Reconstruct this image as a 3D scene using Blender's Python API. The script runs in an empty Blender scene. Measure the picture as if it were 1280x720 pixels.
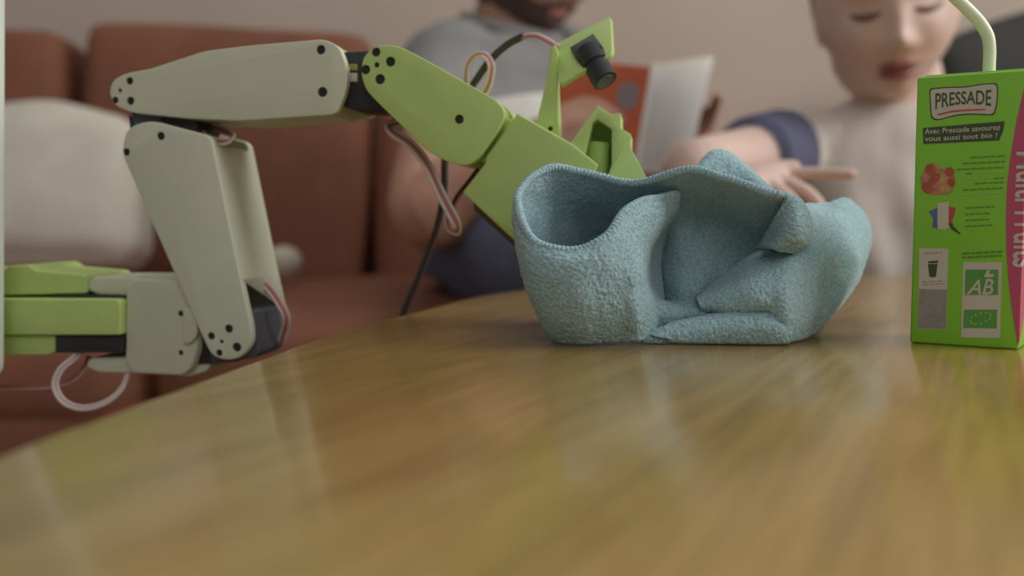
import bpy, bmesh, math, random
import numpy as np
from mathutils import Vector, Matrix, Quaternion

random.seed(4)
scene = bpy.context.scene
COL = scene.collection

# ------------------------------------------------------------------ camera
TZ = 0.45                      # height of the table top
CAMH = 0.0574                  # lens height above the table
FPX = 1280.0
PITCH = math.atan(90 / FPX)
CAM = Vector((0, 0, TZ + CAMH))
FWD = Vector((0, math.cos(PITCH), -math.sin(PITCH)))
UPV = Vector((0, math.sin(PITCH), math.cos(PITCH)))
cd = bpy.data.cameras.new('camera')
cam = bpy.data.objects.new('camera', cd)
COL.objects.link(cam)
cam.location = CAM
cam.rotation_euler = (math.pi / 2 - PITCH, 0, 0)
cd.sensor_width = 36
cd.lens = 36
cd.clip_start = 0.01
cd.dof.use_dof = True
cd.dof.focus_distance = 0.462
cd.dof.aperture_fstop = 5.0
scene.camera = cam

# ------------------------------------------------------------------ world, light, exposure
w = bpy.data.worlds.new('world')
scene.world = w
w.use_nodes = True
bg = w.node_tree.nodes['Background']
bg.inputs[0].default_value = (0.96, 1.0, 0.98, 1)
bg.inputs[1].default_value = 0.20

def area(name, loc, target, sx, sy, power, color):
    ld = bpy.data.lights.new(name, 'AREA')
    ld.shape = 'RECTANGLE'
    ld.size = sx
    ld.size_y = sy
    ld.energy = power
    ld.color = color
    o = bpy.data.objects.new(name, ld)
    COL.objects.link(o)
    o.location = loc
    o.rotation_euler = (Vector(target) - Vector(loc)).to_track_quat('-Z', 'Y').to_euler()
    return o
area('assumed_key_light', (2.1, 0.30, 1.75), (0.0, 0.6, 0.5), 1.3, 1.3, 50, (0.97, 1.0, 0.98))  # assumed key from the right, inferred from the shading; no window is built
area('front_fill_light', (0.35, -1.9, 1.8), (0.0, 0.6, 0.5), 1.3, 1.3, 12, (0.97, 1.0, 0.98))  # added frontal fill, not a window: lifts the faces turned to the camera
area('assumed_overhead_light', (-0.2, 1.0, 2.5), (-0.2, 0.9, 0), 1.6, 1.2, 10, (1.0, 1.0, 0.95))  # assumed area light from above

vs = scene.view_settings
vs.view_transform = 'Standard'
vs.look = 'None'
vs.gamma = 1
vs.use_curve_mapping = False
vs.exposure = -0.15

# ------------------------------------------------------------------ helpers
def P(px, py, d):
    """the point seen at a pixel of the 1280x720 frame, d metres in front of the lens"""
    v = FWD + Vector((1, 0, 0)) * ((px - 640) / FPX) + UPV * ((360 - py) / FPX)
    return CAM + v * (d / v.y)

def onplane(px, py, q, n):
    v = FWD + Vector((1, 0, 0)) * ((px - 640) / FPX) + UPV * ((360 - py) / FPX)
    return CAM + v * ((q - CAM).dot(n) / v.dot(n))

def T(px, py):
    return onplane(px, py, Vector((0, 0, TZ)), Vector((0, 0, 1)))

def lin(c):
    c /= 255.0
    return c / 12.92 if c <= 0.04045 else ((c + 0.055) / 1.055) ** 2.4

K = 1.75
def C(r, g, b, k=None):
    k = K if k is None else k
    return tuple(min(0.9, lin(v) * k) for v in (r, g, b)) + (1,)

def mat(name, color, rough=0.6, noise=None, bump=None, spec=0.5, sheen=0, coat=0, coat_rough=.2, sss=0, metallic=0):
    """noise=(scale, amount, detail) colour variation; bump=(scale, strength, distance)"""
    m = bpy.data.materials.new(name)
    m.use_nodes = True
    nt = m.node_tree
    b = nt.nodes['Principled BSDF']
    b.inputs['Base Color'].default_value = color
    b.inputs['Roughness'].default_value = rough
    b.inputs['Specular IOR Level'].default_value = spec
    b.inputs['Sheen Weight'].default_value = sheen
    b.inputs['Coat Weight'].default_value = coat
    b.inputs['Coat Roughness'].default_value = coat_rough
    b.inputs['Metallic'].default_value = metallic
    if sss:
        b.inputs['Subsurface Weight'].default_value = sss
        b.inputs['Subsurface Radius'].default_value = (.012, .005, .003)
    tc = nt.nodes.new('ShaderNodeTexCoord')
    if noise is None:
        noise = (30, .06, 2)
    n = nt.nodes.new('ShaderNodeTexNoise')
    n.inputs['Scale'].default_value = noise[0]
    n.inputs['Detail'].default_value = noise[2]
    nt.links.new(tc.outputs['Object'], n.inputs['Vector'])
    r = nt.nodes.new('ShaderNodeValToRGB')
    a = noise[1]
    r.color_ramp.elements[0].position = .3
    r.color_ramp.elements[1].position = .7
    r.color_ramp.elements[0].color = tuple(c * (1 - a) for c in color[:3]) + (1,)
    r.color_ramp.elements[1].color = tuple(min(1, c * (1 + a)) for c in color[:3]) + (1,)
    nt.links.new(n.outputs['Fac'], r.inputs['Fac'])
    nt.links.new(r.outputs['Color'], b.inputs['Base Color'])
    if bump:
        n2 = nt.nodes.new('ShaderNodeTexNoise')
        n2.inputs['Scale'].default_value = bump[0]
        n2.inputs['Detail'].default_value = 3
        nt.links.new(tc.outputs['Object'], n2.inputs['Vector'])
        bp = nt.nodes.new('ShaderNodeBump')
        bp.inputs['Strength'].default_value = bump[1]
        bp.inputs['Distance'].default_value = bump[2]
        nt.links.new(n2.outputs['Fac'], bp.inputs['Height'])
        nt.links.new(bp.outputs['Normal'], b.inputs['Normal'])
    return m

def chain(o):
    m = Matrix()
    while o is not None:
        m = o.matrix_basis @ m
        o = o.parent
    return m

def empty(name, loc, label=None, cat=None, group=None, rotz=0):
    o = bpy.data.objects.new(name, None)
    o.empty_display_size = .02
    COL.objects.link(o)
    o.location = loc
    o.rotation_euler = (0, 0, rotz)
    tag(o, label, cat, group)
    return o

def tag(o, label=None, cat=None, group=None, kind=None):
    if label: o['label'] = label
    if cat: o['category'] = cat
    if group: o['group'] = group
    if kind: o['kind'] = kind
    return o

class MB:
    def __init__(self):
        self.v = []
        self.f = []
    def add(self, vs, fs):
        k = len(self.v)
        self.v += [Vector(p) for p in vs]
        self.f += [tuple(i + k for i in f) for f in fs]
        return self
    def mesh(self, name='m', parent=None, loc=None):
        inv = chain(parent).inverted() if parent is not None else Matrix()
        if loc is not None:
            inv = Matrix.Translation(-Vector(loc)) @ inv
        me = bpy.data.meshes.new(name)
        me.from_pydata([inv @ p for p in self.v], [], self.f)
        bm = bmesh.new()
        bm.from_mesh(me)
        bmesh.ops.recalc_face_normals(bm, faces=bm.faces)
        bm.to_mesh(me)
        bm.free()
        return me
    def build(self, name, m, parent=None, smooth=True, origin=None, bevel=None):
        loc = None
        if origin is not None:
            loc = Vector(origin)
        me = self.mesh(name, parent, loc)
        o = bpy.data.objects.new(name, me)
        COL.objects.link(o)
        o.parent = parent
        if loc is not None:
            o.location = loc
        me.materials.append(m)
        if bevel:
            do_bevel(o, bevel)
        shade(o, smooth)
        return o

def shade(o, smooth=True, angle=math.radians(35)):
    me = o.data
    for p in me.polygons:
        p.use_smooth = bool(smooth)
    if smooth and smooth != 'all':
        try:
            me.set_sharp_from_angle(angle=angle)
        except Exception:
            pass

def bake(o):
    bpy.context.view_layer.update()
    dg = bpy.context.evaluated_depsgraph_get()
    me = bpy.data.meshes.new_from_object(o.evaluated_get(dg))
    old = o.data
    mats = list(old.materials)
    o.modifiers.clear()
    o.data = me
    me.materials.clear()
    for m in mats:
        me.materials.append(m)
    bpy.data.meshes.remove(old)
    return o

def do_bevel(o, width, seg=3):
    b = o.modifiers.new('b', 'BEVEL')
    b.width = width
    b.segments = seg
    b.limit_method = 'ANGLE'
    b.angle_limit = math.radians(40)
    bake(o)

def cut(o, cutter):
    """subtract a MB (world space) from o and drop the cutter"""
    c = cutter.build('cutter', o.data.materials[0])
    bo = o.modifiers.new('c', 'BOOLEAN')
    bo.operation = 'DIFFERENCE'
    bo.object = c
    bo.solver = 'EXACT'
    bo.use_self = True
    bake(o)
    me = c.data
    bpy.data.objects.remove(c)
    bpy.data.meshes.remove(me)
    return o

def catmull(pts, n):
    """n samples per span along a Catmull-Rom curve; pts (k, dim)"""
    p = np.asarray(pts, float)
    ext = np.vstack([2 * p[0] - p[1], p, 2 * p[-1] - p[-2]])
    out = []
    t = np.linspace(0, 1, n, endpoint=False)[:, None]
    for i in range(len(p) - 1):
        a, b, c, d = ext[i:i + 4]
        out.append(.5 * (2 * b + (c - a) * t + (2 * a - 5 * b + 4 * c - d) * t ** 2 + (3 * b - a - 3 * c + d) * t ** 3))
    out.append(p[-1:])
    return np.vstack(out)

def catmull_closed(pts, n):
    p = np.asarray(pts, float)
    k = len(p)
    out = []
    t = np.linspace(0, 1, n, endpoint=False)[:, None]
    for i in range(k):
        a, b, c, d = p[i - 1], p[i], p[(i + 1) % k], p[(i + 2) % k]
        out.append(.5 * (2 * b + (c - a) * t + (2 * a - 5 * b + 4 * c - d) * t ** 2 + (3 * b - a - 3 * c + d) * t ** 3))
    return np.vstack(out)

def tube(pts, rad, n=12, res=6, caps=True, squash=None, ripple=None):
    """verts, faces of a tapered tube along a smooth curve, round ends; rad a number or one per point;
    squash = list of (sx, sy) per point"""
    k = len(pts)
    if not hasattr(rad, '__len__'):
        rad = [rad] * k
    sq = squash or [(1, 1)] * k
    data = np.array([list(p) + [r] + list(s) for p, r, s in zip(pts, rad, sq)], float)
    s = catmull(data, res) if k > 2 else np.array([data[0] + (data[1] - data[0]) * t for t in np.linspace(0, 1, res + 1)])
    c = [Vector(q[:3]) for q in s]
    r = [q[3] for q in s]
    q2 = [(q[4], q[5]) for q in s]
    if ripple:
        r = [a * (1 + ripple[0] * math.sin(i * ripple[1])) for i, a in enumerate(r)]
    tang = []
    for i in range(len(c)):
        tv = c[min(i + 1, len(c) - 1)] - c[max(i - 1, 0)]
        tang.append(tv.normalized() if tv.length > 1e-9 else Vector((0, 0, 1)))
    ref = Vector((0, 0, 1)) if abs(tang[0].z) < .9 else Vector((1, 0, 0))
    x = tang[0].cross(ref).normalized()
    rings = []
    frames = []
    for i in range(len(c)):
        if i:
            qd = tang[i - 1].rotation_difference(tang[i])
            x = (qd @ x)
            x = (x - tang[i] * x.dot(tang[i])).normalized()
        frames.append((x.copy(), tang[i].cross(x)))
    def ring(cc, fr, rr, sxy):
        return [cc + (fr[0] * (math.cos(a) * sxy[0]) + fr[1] * (math.sin(a) * sxy[1])) * rr for a in (2 * math.pi * j / n for j in range(n))]
    if caps:
        for a in (75, 50, 25):
            A = math.radians(a)
            rings.append(ring(c[0] - tang[0] * r[0] * math.sin(A), frames[0], r[0] * math.cos(A), q2[0]))
    for i in range(len(c)):
        rings.append(ring(c[i], frames[i], r[i], q2[i]))
    if caps:
        for a in (25, 50, 75):
            A = math.radians(a)
            rings.append(ring(c[-1] + tang[-1] * r[-1] * math.sin(A), frames[-1], r[-1] * math.cos(A), q2[-1]))
    vs = [p for rg in rings for p in rg]
    fs = []
    for i in range(len(rings) - 1):
        for j in range(n):
            j2 = (j + 1) % n
            fs.append((i * n + j, i * n + j2, (i + 1) * n + j2, (i + 1) * n + j))
    fs.append(tuple(range(n))[::-1])
    fs.append(tuple((len(rings) - 1) * n + j for j in range(n)))
    return vs, fs

def box(c, sx, sy, sz, M=None):
    c = Vector(c)
    vs = []
    for z in (-1, 1):
        for y in (-1, 1):
            for x in (-1, 1):
                p = Vector((x * sx / 2, y * sy / 2, z * sz / 2))
                vs.append(c + (M @ p if M is not None else p))
    fs = [(0, 1, 3, 2), (4, 6, 7, 5), (0, 4, 5, 1), (2, 3, 7, 6), (0, 2, 6, 4), (1, 5, 7, 3)]
    return vs, fs

def ellipsoid(c, rx, ry, rz, M=None, nu=20, nv=12):
    c = Vector(c)
    vs = []
    for i in range(1, nv):
        a = math.pi * i / nv
        for j in range(nu):
            b = 2 * math.pi * j / nu
            p = Vector((rx * math.sin(a) * math.cos(b), ry * math.sin(a) * math.sin(b), rz * math.cos(a)))
            vs.append(c + (M @ p if M is not None else p))
    for s in (1, -1):
        p = Vector((0, 0, rz * s))
        vs.append(c + (M @ p if M is not None else p))
    fs = []
    for i in range(nv - 2):
        for j in range(nu):
            j2 = (j + 1) % nu
            fs.append((i * nu + j, i * nu + j2, (i + 1) * nu + j2, (i + 1) * nu + j))
    t = len(vs) - 2
    for j in range(nu):
        j2 = (j + 1) % nu
        fs.append((t, j2, j))
        fs.append((t + 1, (nv - 2) * nu + j, (nv - 2) * nu + j2))
    return vs, fs

def prism3(a, b):
    """closed prism between two equal loops of points"""
    n = len(a)
    vs = list(a) + list(b)
    fs = [tuple(range(n)), tuple(range(2 * n - 1, n - 1, -1))]
    for i in range(n):
        j = (i + 1) % n
        fs.append((i, i + n, j + n, j))
    return vs, fs

def round_poly(pts, r, seg=5):
    out = []
    k = len(pts)
    for i in range(k):
        p = Vector(pts[i][:2])
        a = Vector(pts[i - 1][:2])
        b = Vector(pts[(i + 1) % k][:2])
        rr = pts[i][2] if len(pts[i]) > 2 else r
        da, db = (a - p), (b - p)
        la = min(rr, da.length * .45)
        lb = min(rr, db.length * .45)
        if rr <= 0 or la < .2:
            out.append(tuple(p))
            continue
        A = p + da.normalized() * la
        B = p + db.normalized() * lb
        for s in range(seg + 1):
            t = s / seg
            q = A * (1 - t) ** 2 + p * (2 * t * (1 - t)) + B * t * t
            out.append(tuple(q))
    return out

# value noise in numpy
def _hash(ix, iy, iz):
    h = (ix * 374761393 + iy * 668265263 + iz * 2147483647 + 1013) & 0x7fffffff
    h = ((h ^ (h >> 13)) * 1274126177) & 0x7fffffff
    return ((h ^ (h >> 16)) & 0xffff) / 65535.0 * 2 - 1

def vnoise(p):
    i = np.floor(p).astype(np.int64)
    f = p - i
    f = f * f * (3 - 2 * f)
    o = 0
    for dx in (0, 1):
        for dy in (0, 1):
            for dz in (0, 1):
                wgt = (f[..., 0] if dx else 1 - f[..., 0]) * (f[..., 1] if dy else 1 - f[..., 1]) * (f[..., 2] if dz else 1 - f[..., 2])
                o = o + wgt * _hash(i[..., 0] + dx, i[..., 1] + dy, i[..., 2] + dz)
    return o

def soft_noise(o, scale, amp):
    """push the vertices of o along their normals by smooth noise"""
    me = o.data
    n = len(me.vertices)
    co = np.empty(n * 3)
    no = np.empty(n * 3)
    me.vertices.foreach_get('co', co)
    me.vertices.foreach_get('normal', no)
    co = co.reshape(-1, 3)
    no = no.reshape(-1, 3)
    co = co + no * (vnoise(co * scale + 7.3) * amp)[:, None]
    me.vertices.foreach_set('co', co.ravel())
    me.update()

def remesh(o, voxel, smooth=4):
    r = o.modifiers.new('r', 'REMESH')
    r.mode = 'VOXEL'
    r.voxel_size = voxel
    s = o.modifiers.new('s', 'SMOOTH')
    s.factor = .5
    s.iterations = smooth
    bake(o)
    shade(o, 'all')
    return o

def puff(o, levels=2):
    s = o.modifiers.new('s', 'SUBSURF')
    s.levels = levels
    s.render_levels = levels
    bake(o)
    shade(o, 'all')
    return o

def soft_box(c, sx, sy, sz, r=.05, M=None, n=10, bulge=.0):
    """a cushion: rounded box with bulging faces, as verts and faces of a superellipsoid-like cube sphere"""
    vs, fs = [], []
    idx = {}
    def vid(p):
        k = tuple(round(q, 5) for q in p)
        if k not in idx:
            idx[k] = len(vs)
            q = Vector(p)
            h = Vector((sx / 2, sy / 2, sz / 2))
            s = Vector((q.x * h.x, q.y * h.y, q.z * h.z))
            rr = min(r, h.x, h.y, h.z)
            inner = Vector((max(-h.x + rr, min(h.x - rr, s.x)), max(-h.y + rr, min(h.y - rr, s.y)), max(-h.z + rr, min(h.z - rr, s.z))))
            dlt = s - inner
            if dlt.length > 1e-9:
                s = inner + dlt.normalized() * rr
            for a in range(3):
                b, d = (a + 1) % 3, (a + 2) % 3
                if abs(abs(q[a]) - 1) < 1e-6:
                    s[a] += math.copysign(bulge * (1 - q[b] ** 2) * (1 - q[d] ** 2), q[a])
            s = M @ s if M is not None else s
            vs.append(Vector(c) + s)
        return idx[k]
    g = []
    e = np.linspace(-1, 1, n + 1)
    e = np.sign(e) * (1 - (1 - np.abs(e)) ** 1.6)
    for a in range(3):
        for sg in (-1, 1):
            for i in range(n):
                for j in range(n):
                    quad = []
                    for di, dj in ((0, 0), (1, 0), (1, 1), (0, 1)):
                        p = [0, 0, 0]
                        p[a] = sg
                        p[(a + 1) % 3] = e[i + di]
                        p[(a + 2) % 3] = e[j + dj]
                        quad.append(vid(p))
                    fs.append(tuple(quad if sg > 0 else quad[::-1]))
    return vs, fs

# ------------------------------------------------------------------ materials
M_wall = mat('wall_paint', C(148, 132, 121), .9, (3, .04, 3), (60, .15, .002))
M_floor = mat('floor_boards', C(120, 95, 75), .5, (12, .2, 4))
M_base = mat('skirting', C(165, 155, 145), .6)
M_sofa = mat('sofa_rust', C(104, 63, 45), .75, (9, .14, 4), (220, .25, .002))
M_pillow = mat('pillow_cotton', C(163, 155, 143), .9, (20, .05, 3), (300, .2, .001))
M_white = mat('printed_white', C(166, 165, 145), .55, (40, .03, 3), (900, .08, .0004))
M_green = mat('printed_green', C(147, 163, 95), .5, (40, .04, 3), (900, .08, .0004))
M_black = mat('motor_black', C(36, 34, 36), .45)
M_motor = mat('motor_grey', C(66, 66, 72), .45)
M_hole = mat('screw_dark', C(22, 24, 18), .6)
M_wire_w = mat('wire_white', C(172, 156, 150), .5)
M_wire_r = mat('wire_red', C(150, 86, 82), .5)
M_wire_k = mat('wire_black', C(40, 34, 32), .5)
M_usb = mat('usb_black', C(48, 44, 42), .55)
M_yellow = mat('connector_yellow', C(130, 120, 50), .5)
M_brown = mat('motor_brown', C(82, 60, 42), .5)
M_straw = mat('straw_white', C(196, 198, 168), .35, sss=.0)
M_shirt_w = mat('shirt_white', C(166, 156, 150), .9, (30, .04, 3))
M_navy = mat('sleeve_navy', C(72, 72, 92), .9, (30, .08, 3))
M_grey = mat('shirt_grey', C(104, 100, 99), .9, (14, .16, 4))
M_pale = mat('shirt_pale_band', C(165, 160, 155), .9)
M_jeans = mat('jeans_blue', C(66, 68, 84), .9, (60, .12, 3))
M_skin_b = mat('skin_child', C(166, 140, 130), .55, (25, .05, 3), sss=.0)
M_skin_m = mat('skin_adult', C(146, 106, 88), .55, (25, .06, 3), sss=.0)
M_lip = mat('lip', C(122, 70, 68), .5)
M_hair_b = mat('hair_fair', C(120, 92, 66), .7, (120, .25, 4))
M_hair_m = mat('hair_dark', C(66, 52, 45), .75, (150, .25, 4))
M_lash = mat('eye_dark', C(92, 66, 56), .5)
M_eyew = mat('eye_white', C(150, 138, 130), .3)
M_chair = mat('chair_black', C(46, 44, 42), .7, (40, .1, 3))
M_book_o = mat('book_orange', C(158, 76, 46), .5, (25, .12, 3))
M_book_w = mat('book_white', C(192, 186, 182), .6, (18, .06, 3))
M_paper = mat('paper_cream', C(176, 164, 142), .8, (6, .05, 2))
M_book_g = mat('book_grey_print', C(112, 98, 100), .6)
M_panel = mat('panel_white', C(172, 174, 164), .6)
M_metal = mat('dark_metal', C(50, 50, 52), .4, metallic=.6)

def wood():
    m = bpy.data.materials.new('lacquered_oak')
    m.use_nodes = True
    nt = m.node_tree
    N, L = nt.nodes.new, nt.links.new
    b = nt.nodes['Principled BSDF']
    tc = N('ShaderNodeTexCoord')
    rot = N('ShaderNodeMapping')
    rot.inputs['Rotation'].default_value = (0, 0, math.radians(25))
    L(tc.outputs['Object'], rot.inputs['Vector'])
    def noise(scale_across, scale_along, sc, det, dist=0):
        mp = N('ShaderNodeMapping')
        mp.inputs['Scale'].default_value = (scale_across, scale_along, 1)
        L(rot.outputs['Vector'], mp.inputs['Vector'])
        n = N('ShaderNodeTexNoise')
        n.inputs['Scale'].default_value = sc
        n.inputs['Detail'].default_value = det
        n.inputs['Distortion'].default_value = dist
        L(mp.outputs['Vector'], n.inputs['Vector'])
        return n
    n1 = noise(1, .10, 38, 5, .6)
    n2 = noise(1, .05, 260, 3)
    n3 = noise(1, .25, 7, 2)
    def ramp(n, c0, c1, p0=.3, p1=.7):
        r = N('ShaderNodeValToRGB')
        r.color_ramp.elements[0].position = p0
        r.color_ramp.elements[1].position = p1
        r.color_ramp.elements[0].color = c0
        r.color_ramp.elements[1].color = c1
        L(n.outputs['Fac'], r.inputs['Fac'])
        return r
    r1 = ramp(n1, C(123, 97, 46), C(147, 120, 66), .33, .70)
    r2 = ramp(n2, (.80, .80, .80, 1), (1.08, 1.08, 1.08, 1), .3, .6)
    r3 = ramp(n3, (.88, .86, .84, 1), (1.08, 1.08, 1.08, 1))
    def mul(a, c):
        x = N('ShaderNodeMix')
        x.data_type = 'RGBA'
        x.blend_type = 'MULTIPLY'
        x.inputs[0].default_value = 1
        L(a, x.inputs[6])
        L(c, x.inputs[7])
        return x.outputs[2]
    L(mul(mul(r1.outputs['Color'], r2.outputs['Color']), r3.outputs['Color']), b.inputs['Base Color'])
    b.inputs['Roughness'].default_value = .24
    b.inputs['Specular IOR Level'].default_value = .5
    b.inputs['Coat Weight'].default_value = .4
    b.inputs['Coat Roughness'].default_value = .13
    bp = N('ShaderNodeBump')
    bp.inputs['Strength'].default_value = .10
    bp.inputs['Distance'].default_value = .0006
    L(n2.outputs['Fac'], bp.inputs['Height'])
    L(bp.outputs['Normal'], b.inputs['Normal'])
    return m
M_wood = wood()

def terry():
    m = bpy.data.materials.new('teal_microfibre')
    m.use_nodes = True
    nt = m.node_tree
    N, L = nt.nodes.new, nt.links.new
    b = nt.nodes['Principled BSDF']
    tc = N('ShaderNodeTexCoord')
    n = N('ShaderNodeTexNoise')
    n.inputs['Scale'].default_value = 900
    n.inputs['Detail'].default_value = 3
    L(tc.outputs['Object'], n.inputs['Vector'])
    r = N('ShaderNodeValToRGB')
    r.color_ramp.elements[0].position = .3
    r.color_ramp.elements[1].position = .72
    r.color_ramp.elements[0].color = C(103, 124, 129)
    r.color_ramp.elements[1].color = C(139, 160, 165)
    L(n.outputs['Fac'], r.inputs['Fac'])
    L(r.outputs['Color'], b.inputs['Base Color'])
    b.inputs['Roughness'].default_value = .95
    b.inputs['Specular IOR Level'].default_value = .1
    b.inputs['Sheen Weight'].default_value = .25
    b.inputs['Sheen Roughness'].default_value = .5
    bp = N('ShaderNodeBump')
    bp.inputs['Strength'].default_value = .7
    bp.inputs['Distance'].default_value = .0008
    L(n.outputs['Fac'], bp.inputs['Height'])
    L(bp.outputs['Normal'], b.inputs['Normal'])
    return m
M_terry = terry()

# ------------------------------------------------------------------ the setting
tag(MB().add(*box((0, 1.0, -.02), 6, 4, .04)).build('floor', M_floor, smooth=False), kind='structure')
tag(MB().add(*box((0, 2.32, 1.35), 6, .1, 2.7)).build('wall_back', M_wall, smooth=False), kind='structure')
tag(MB().add(*box((0, 2.261, .05), 6, .018, .10)).build('baseboard_back', M_base, smooth=False, bevel=.004), kind='structure')

# ------------------------------------------------------------------ coffee table
vis = [(0, 565), (100, 529), (200, 492), (300, 456), (400, 421), (500, 394), (640, 364), (850, 350), (1100, 344)]
out = [T(*p) for p in vis]
out = [(p.x, p.y) for p in out] + [(.66, 1.0), (.95, .88), (1.12, .6), (1.1, .2), (.92, -.12), (.6, -.27), (.2, -.3), (-.05, -.2), (-.135, .02)]
loop = catmull_closed(out, 10)
ctr = Vector((.48, .38, 0))
table = empty('coffee_table', (ctr.x, ctr.y, 0), 'low honey oak table with a glossy rounded top', 'table')
def ring_at(s, z):
    res = []
    k = len(loop)
    for i in range(k):
        tv = loop[(i + 1) % k] - loop[i - 1]
        nn = np.array([tv[1], -tv[0]]) / np.linalg.norm(tv)
        q = loop[i] - nn * s * -1
        res.append(Vector((q[0], q[1], z)))
    return res
# decide the inward side
test = ring_at(.01, 0)[0]
sgn = 1 if (test - Vector((ctr.x, ctr.y, 0))).length < (Vector((loop[0][0], loop[0][1], 0)) - Vector((ctr.x, ctr.y, 0))).length else -1
prof = [(.0035, TZ), (.001, TZ - .0012), (0, TZ - .004), (0, TZ - .022), (.002, TZ - .026), (.006, TZ - .028)]
rings = [ring_at(sgn * s, z) for s, z in prof]
n = len(loop)
vs_ = [p for r in rings for p in r]
fs_ = [tuple(range(n)), tuple((len(rings) - 1) * n + i for i in range(n))]
for r in range(len(rings) - 1):
    for i in range(n):
        j = (i + 1) % n
        fs_.append((r * n + i, r * n + j, (r + 1) * n + j, (r + 1) * n + i))
MB().add(vs_, fs_).build('table_top', M_wood, table)
ap = [ring_at(sgn * s, z) for s, z in ((.10, TZ - .029), (.12, TZ - .029), (.12, TZ - .09), (.10, TZ - .09))]
vs_ = [p for r in ap for p in r]
fs_ = []
for r in range(4):
    for i in range(n):
        j = (i + 1) % n
        fs_.append((r * n + i, r * n + j, ((r + 1) % 4) * n + j, ((r + 1) % 4) * n + i))
MB().add(vs_, fs_).build('apron', M_wood, table)
for lx, ly in ((.05, .42), (.30, -.08), (.88, .18), (.72, .80)):
    MB().add(*tube([(lx, ly, TZ - .03), (lx, ly, .2), (lx, ly, .015)], [.028, .024, .018], 16, 6)).build('leg', M_wood, table)

# ------------------------------------------------------------------ sofa
SEAT = .385
sofa = empty('sofa', (-.45, 1.7, 0), 'long rust brown fabric sofa behind the table', 'sofa')
def cushion(name, c, s, r, bulge=.015, rx=0, rz=0, ry=0, noise=.006, m=M_sofa, parent=sofa, n=14):
    R = Matrix.Rotation(rz, 3, 'Z') @ Matrix.Rotation(ry, 3, 'Y') @ Matrix.Rotation(rx, 3, 'X')
    o = MB().add(*soft_box(c, s[0], s[1], s[2], r, R, n, bulge)).build(name, m, parent, 'all')
    soft_noise(o, 7, noise)
    return o
def X(px, d):
    return (px - 640) / FPX * d
cushion('seat_base', (-.53, 1.70, .16), (1.74, .86, .22), .03, .0, noise=.002)
cushion('seat_cushion', (-.93, 1.64, .305), (.92, .74, .17), .06, .02)
cushion('seat_cushion', (-.06, 1.64, .305), (.80, .74, .17), .06, .02)
def back(x0, x1, top, d, zb, ry=0):
    zt = P(640, top, d).z
    c = ((X(x0, d) + X(x1, d)) / 2, d + .09, (zt + zb) / 2)
    cushion('back_cushion', c, (X(x1, d) - X(x0, d), .16, zt - zb), .028, .012, rx=-.10, ry=ry)
back(-230, 69, 36, 1.93, .36)
back(97, 452, 33, 1.93, .36, .045)
back(470, 840, 90, 1.95, .36)
cushion('back_frame', (-.45, 2.17, .38), (1.9, .10, .40), .03, .0, noise=.002)
cushion('armrest', (.42, 1.80, .40), (.16, .70, .50), .06, .01, noise=.003)
cushion('armrest', (-1.48, 1.72, .34), (.16, .86, .40), .06, .01, noise=.003)
for x in (-1.3, .38):
    for y in (1.34, 2.06):
        MB().add(*tube([(x, y, .06), (x, y, .01)], [.022, .018], 12, 3, caps=False)).build('foot', M_chair, sofa)

# white pillow
c0 = P(62, 240, 1.68)
pl = cushion('throw_pillow', c0 + Vector((-.06, .0, -.0)), (.44, .14, .25), .045, .012, rx=-.22, m=M_pillow, parent=None, noise=.012, n=18)
tag(pl, 'plump cream white pillow leaning in the left corner of the sofa', 'pillow')
# small white ball on the seat
c1 = P(353, 328, 1.60)
bl = MB()
bl.add(*ellipsoid((c1.x, c1.y, c1.z), .030, .030, .026, nu=40, nv=24))
ob = bl.build('plush_ball', M_pillow, None, 'all', origin=c1)
soft_noise(ob, 45, .003)
tag(ob, 'small soft white ball lying on the sofa seat', 'ball')

# ------------------------------------------------------------------ black chair behind the child
chair = empty('lounge_chair', (1.02, 1.72, 0), 'black chair with a rounded back behind the child', 'chair')
def ch(name, c, s, r, rx=0, rz=.0, b=.01, ry=0):
    R = Matrix.Rotation(rz, 3, 'Z') @ Matrix.Rotation(ry, 3, 'Y') @ Matrix.Rotation(rx, 3, 'X')
    return MB().add(*soft_box(c, s[0], s[1], s[2], r, R, 12, b)).build(name, M_chair, chair, 'all')
ch('backrest', (1.02, 1.88, .70), (.42, .07, .36), .035, -.10, -.25, .02, -.22)
ch('seat', (1.07, 1.66, .42), (.42, .40, .08), .035)
ch('back_post', (1.01, 1.885, .48), (.06, .03, .26), .01, -.1)
MB().add(*tube([(1.07, 1.69, .39), (1.07, 1.69, .08)], [.025, .025], 14, 4)).build('column', M_metal, chair)
for k in range(5):
    a = k * 2 * math.pi / 5 + .3
    MB().add(*tube([(1.07, 1.69, .09), (1.07 + .2 * math.cos(a), 1.69 + .2 * math.sin(a), .05)], [.02, .013], 10, 3)).build('base_spoke', M_metal, chair)
    MB().add(*ellipsoid((1.07 + .2 * math.cos(a), 1.69 + .2 * math.sin(a), .022), .022, .022, .022, nu=14, nv=8)).build('caster', M_metal, chair)

# ------------------------------------------------------------------ people
def gauss(x, z, cx, cz, sx, sz):
    return math.exp(-((x - cx) / sx) ** 2 - ((z - cz) / sz) ** 2)

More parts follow.
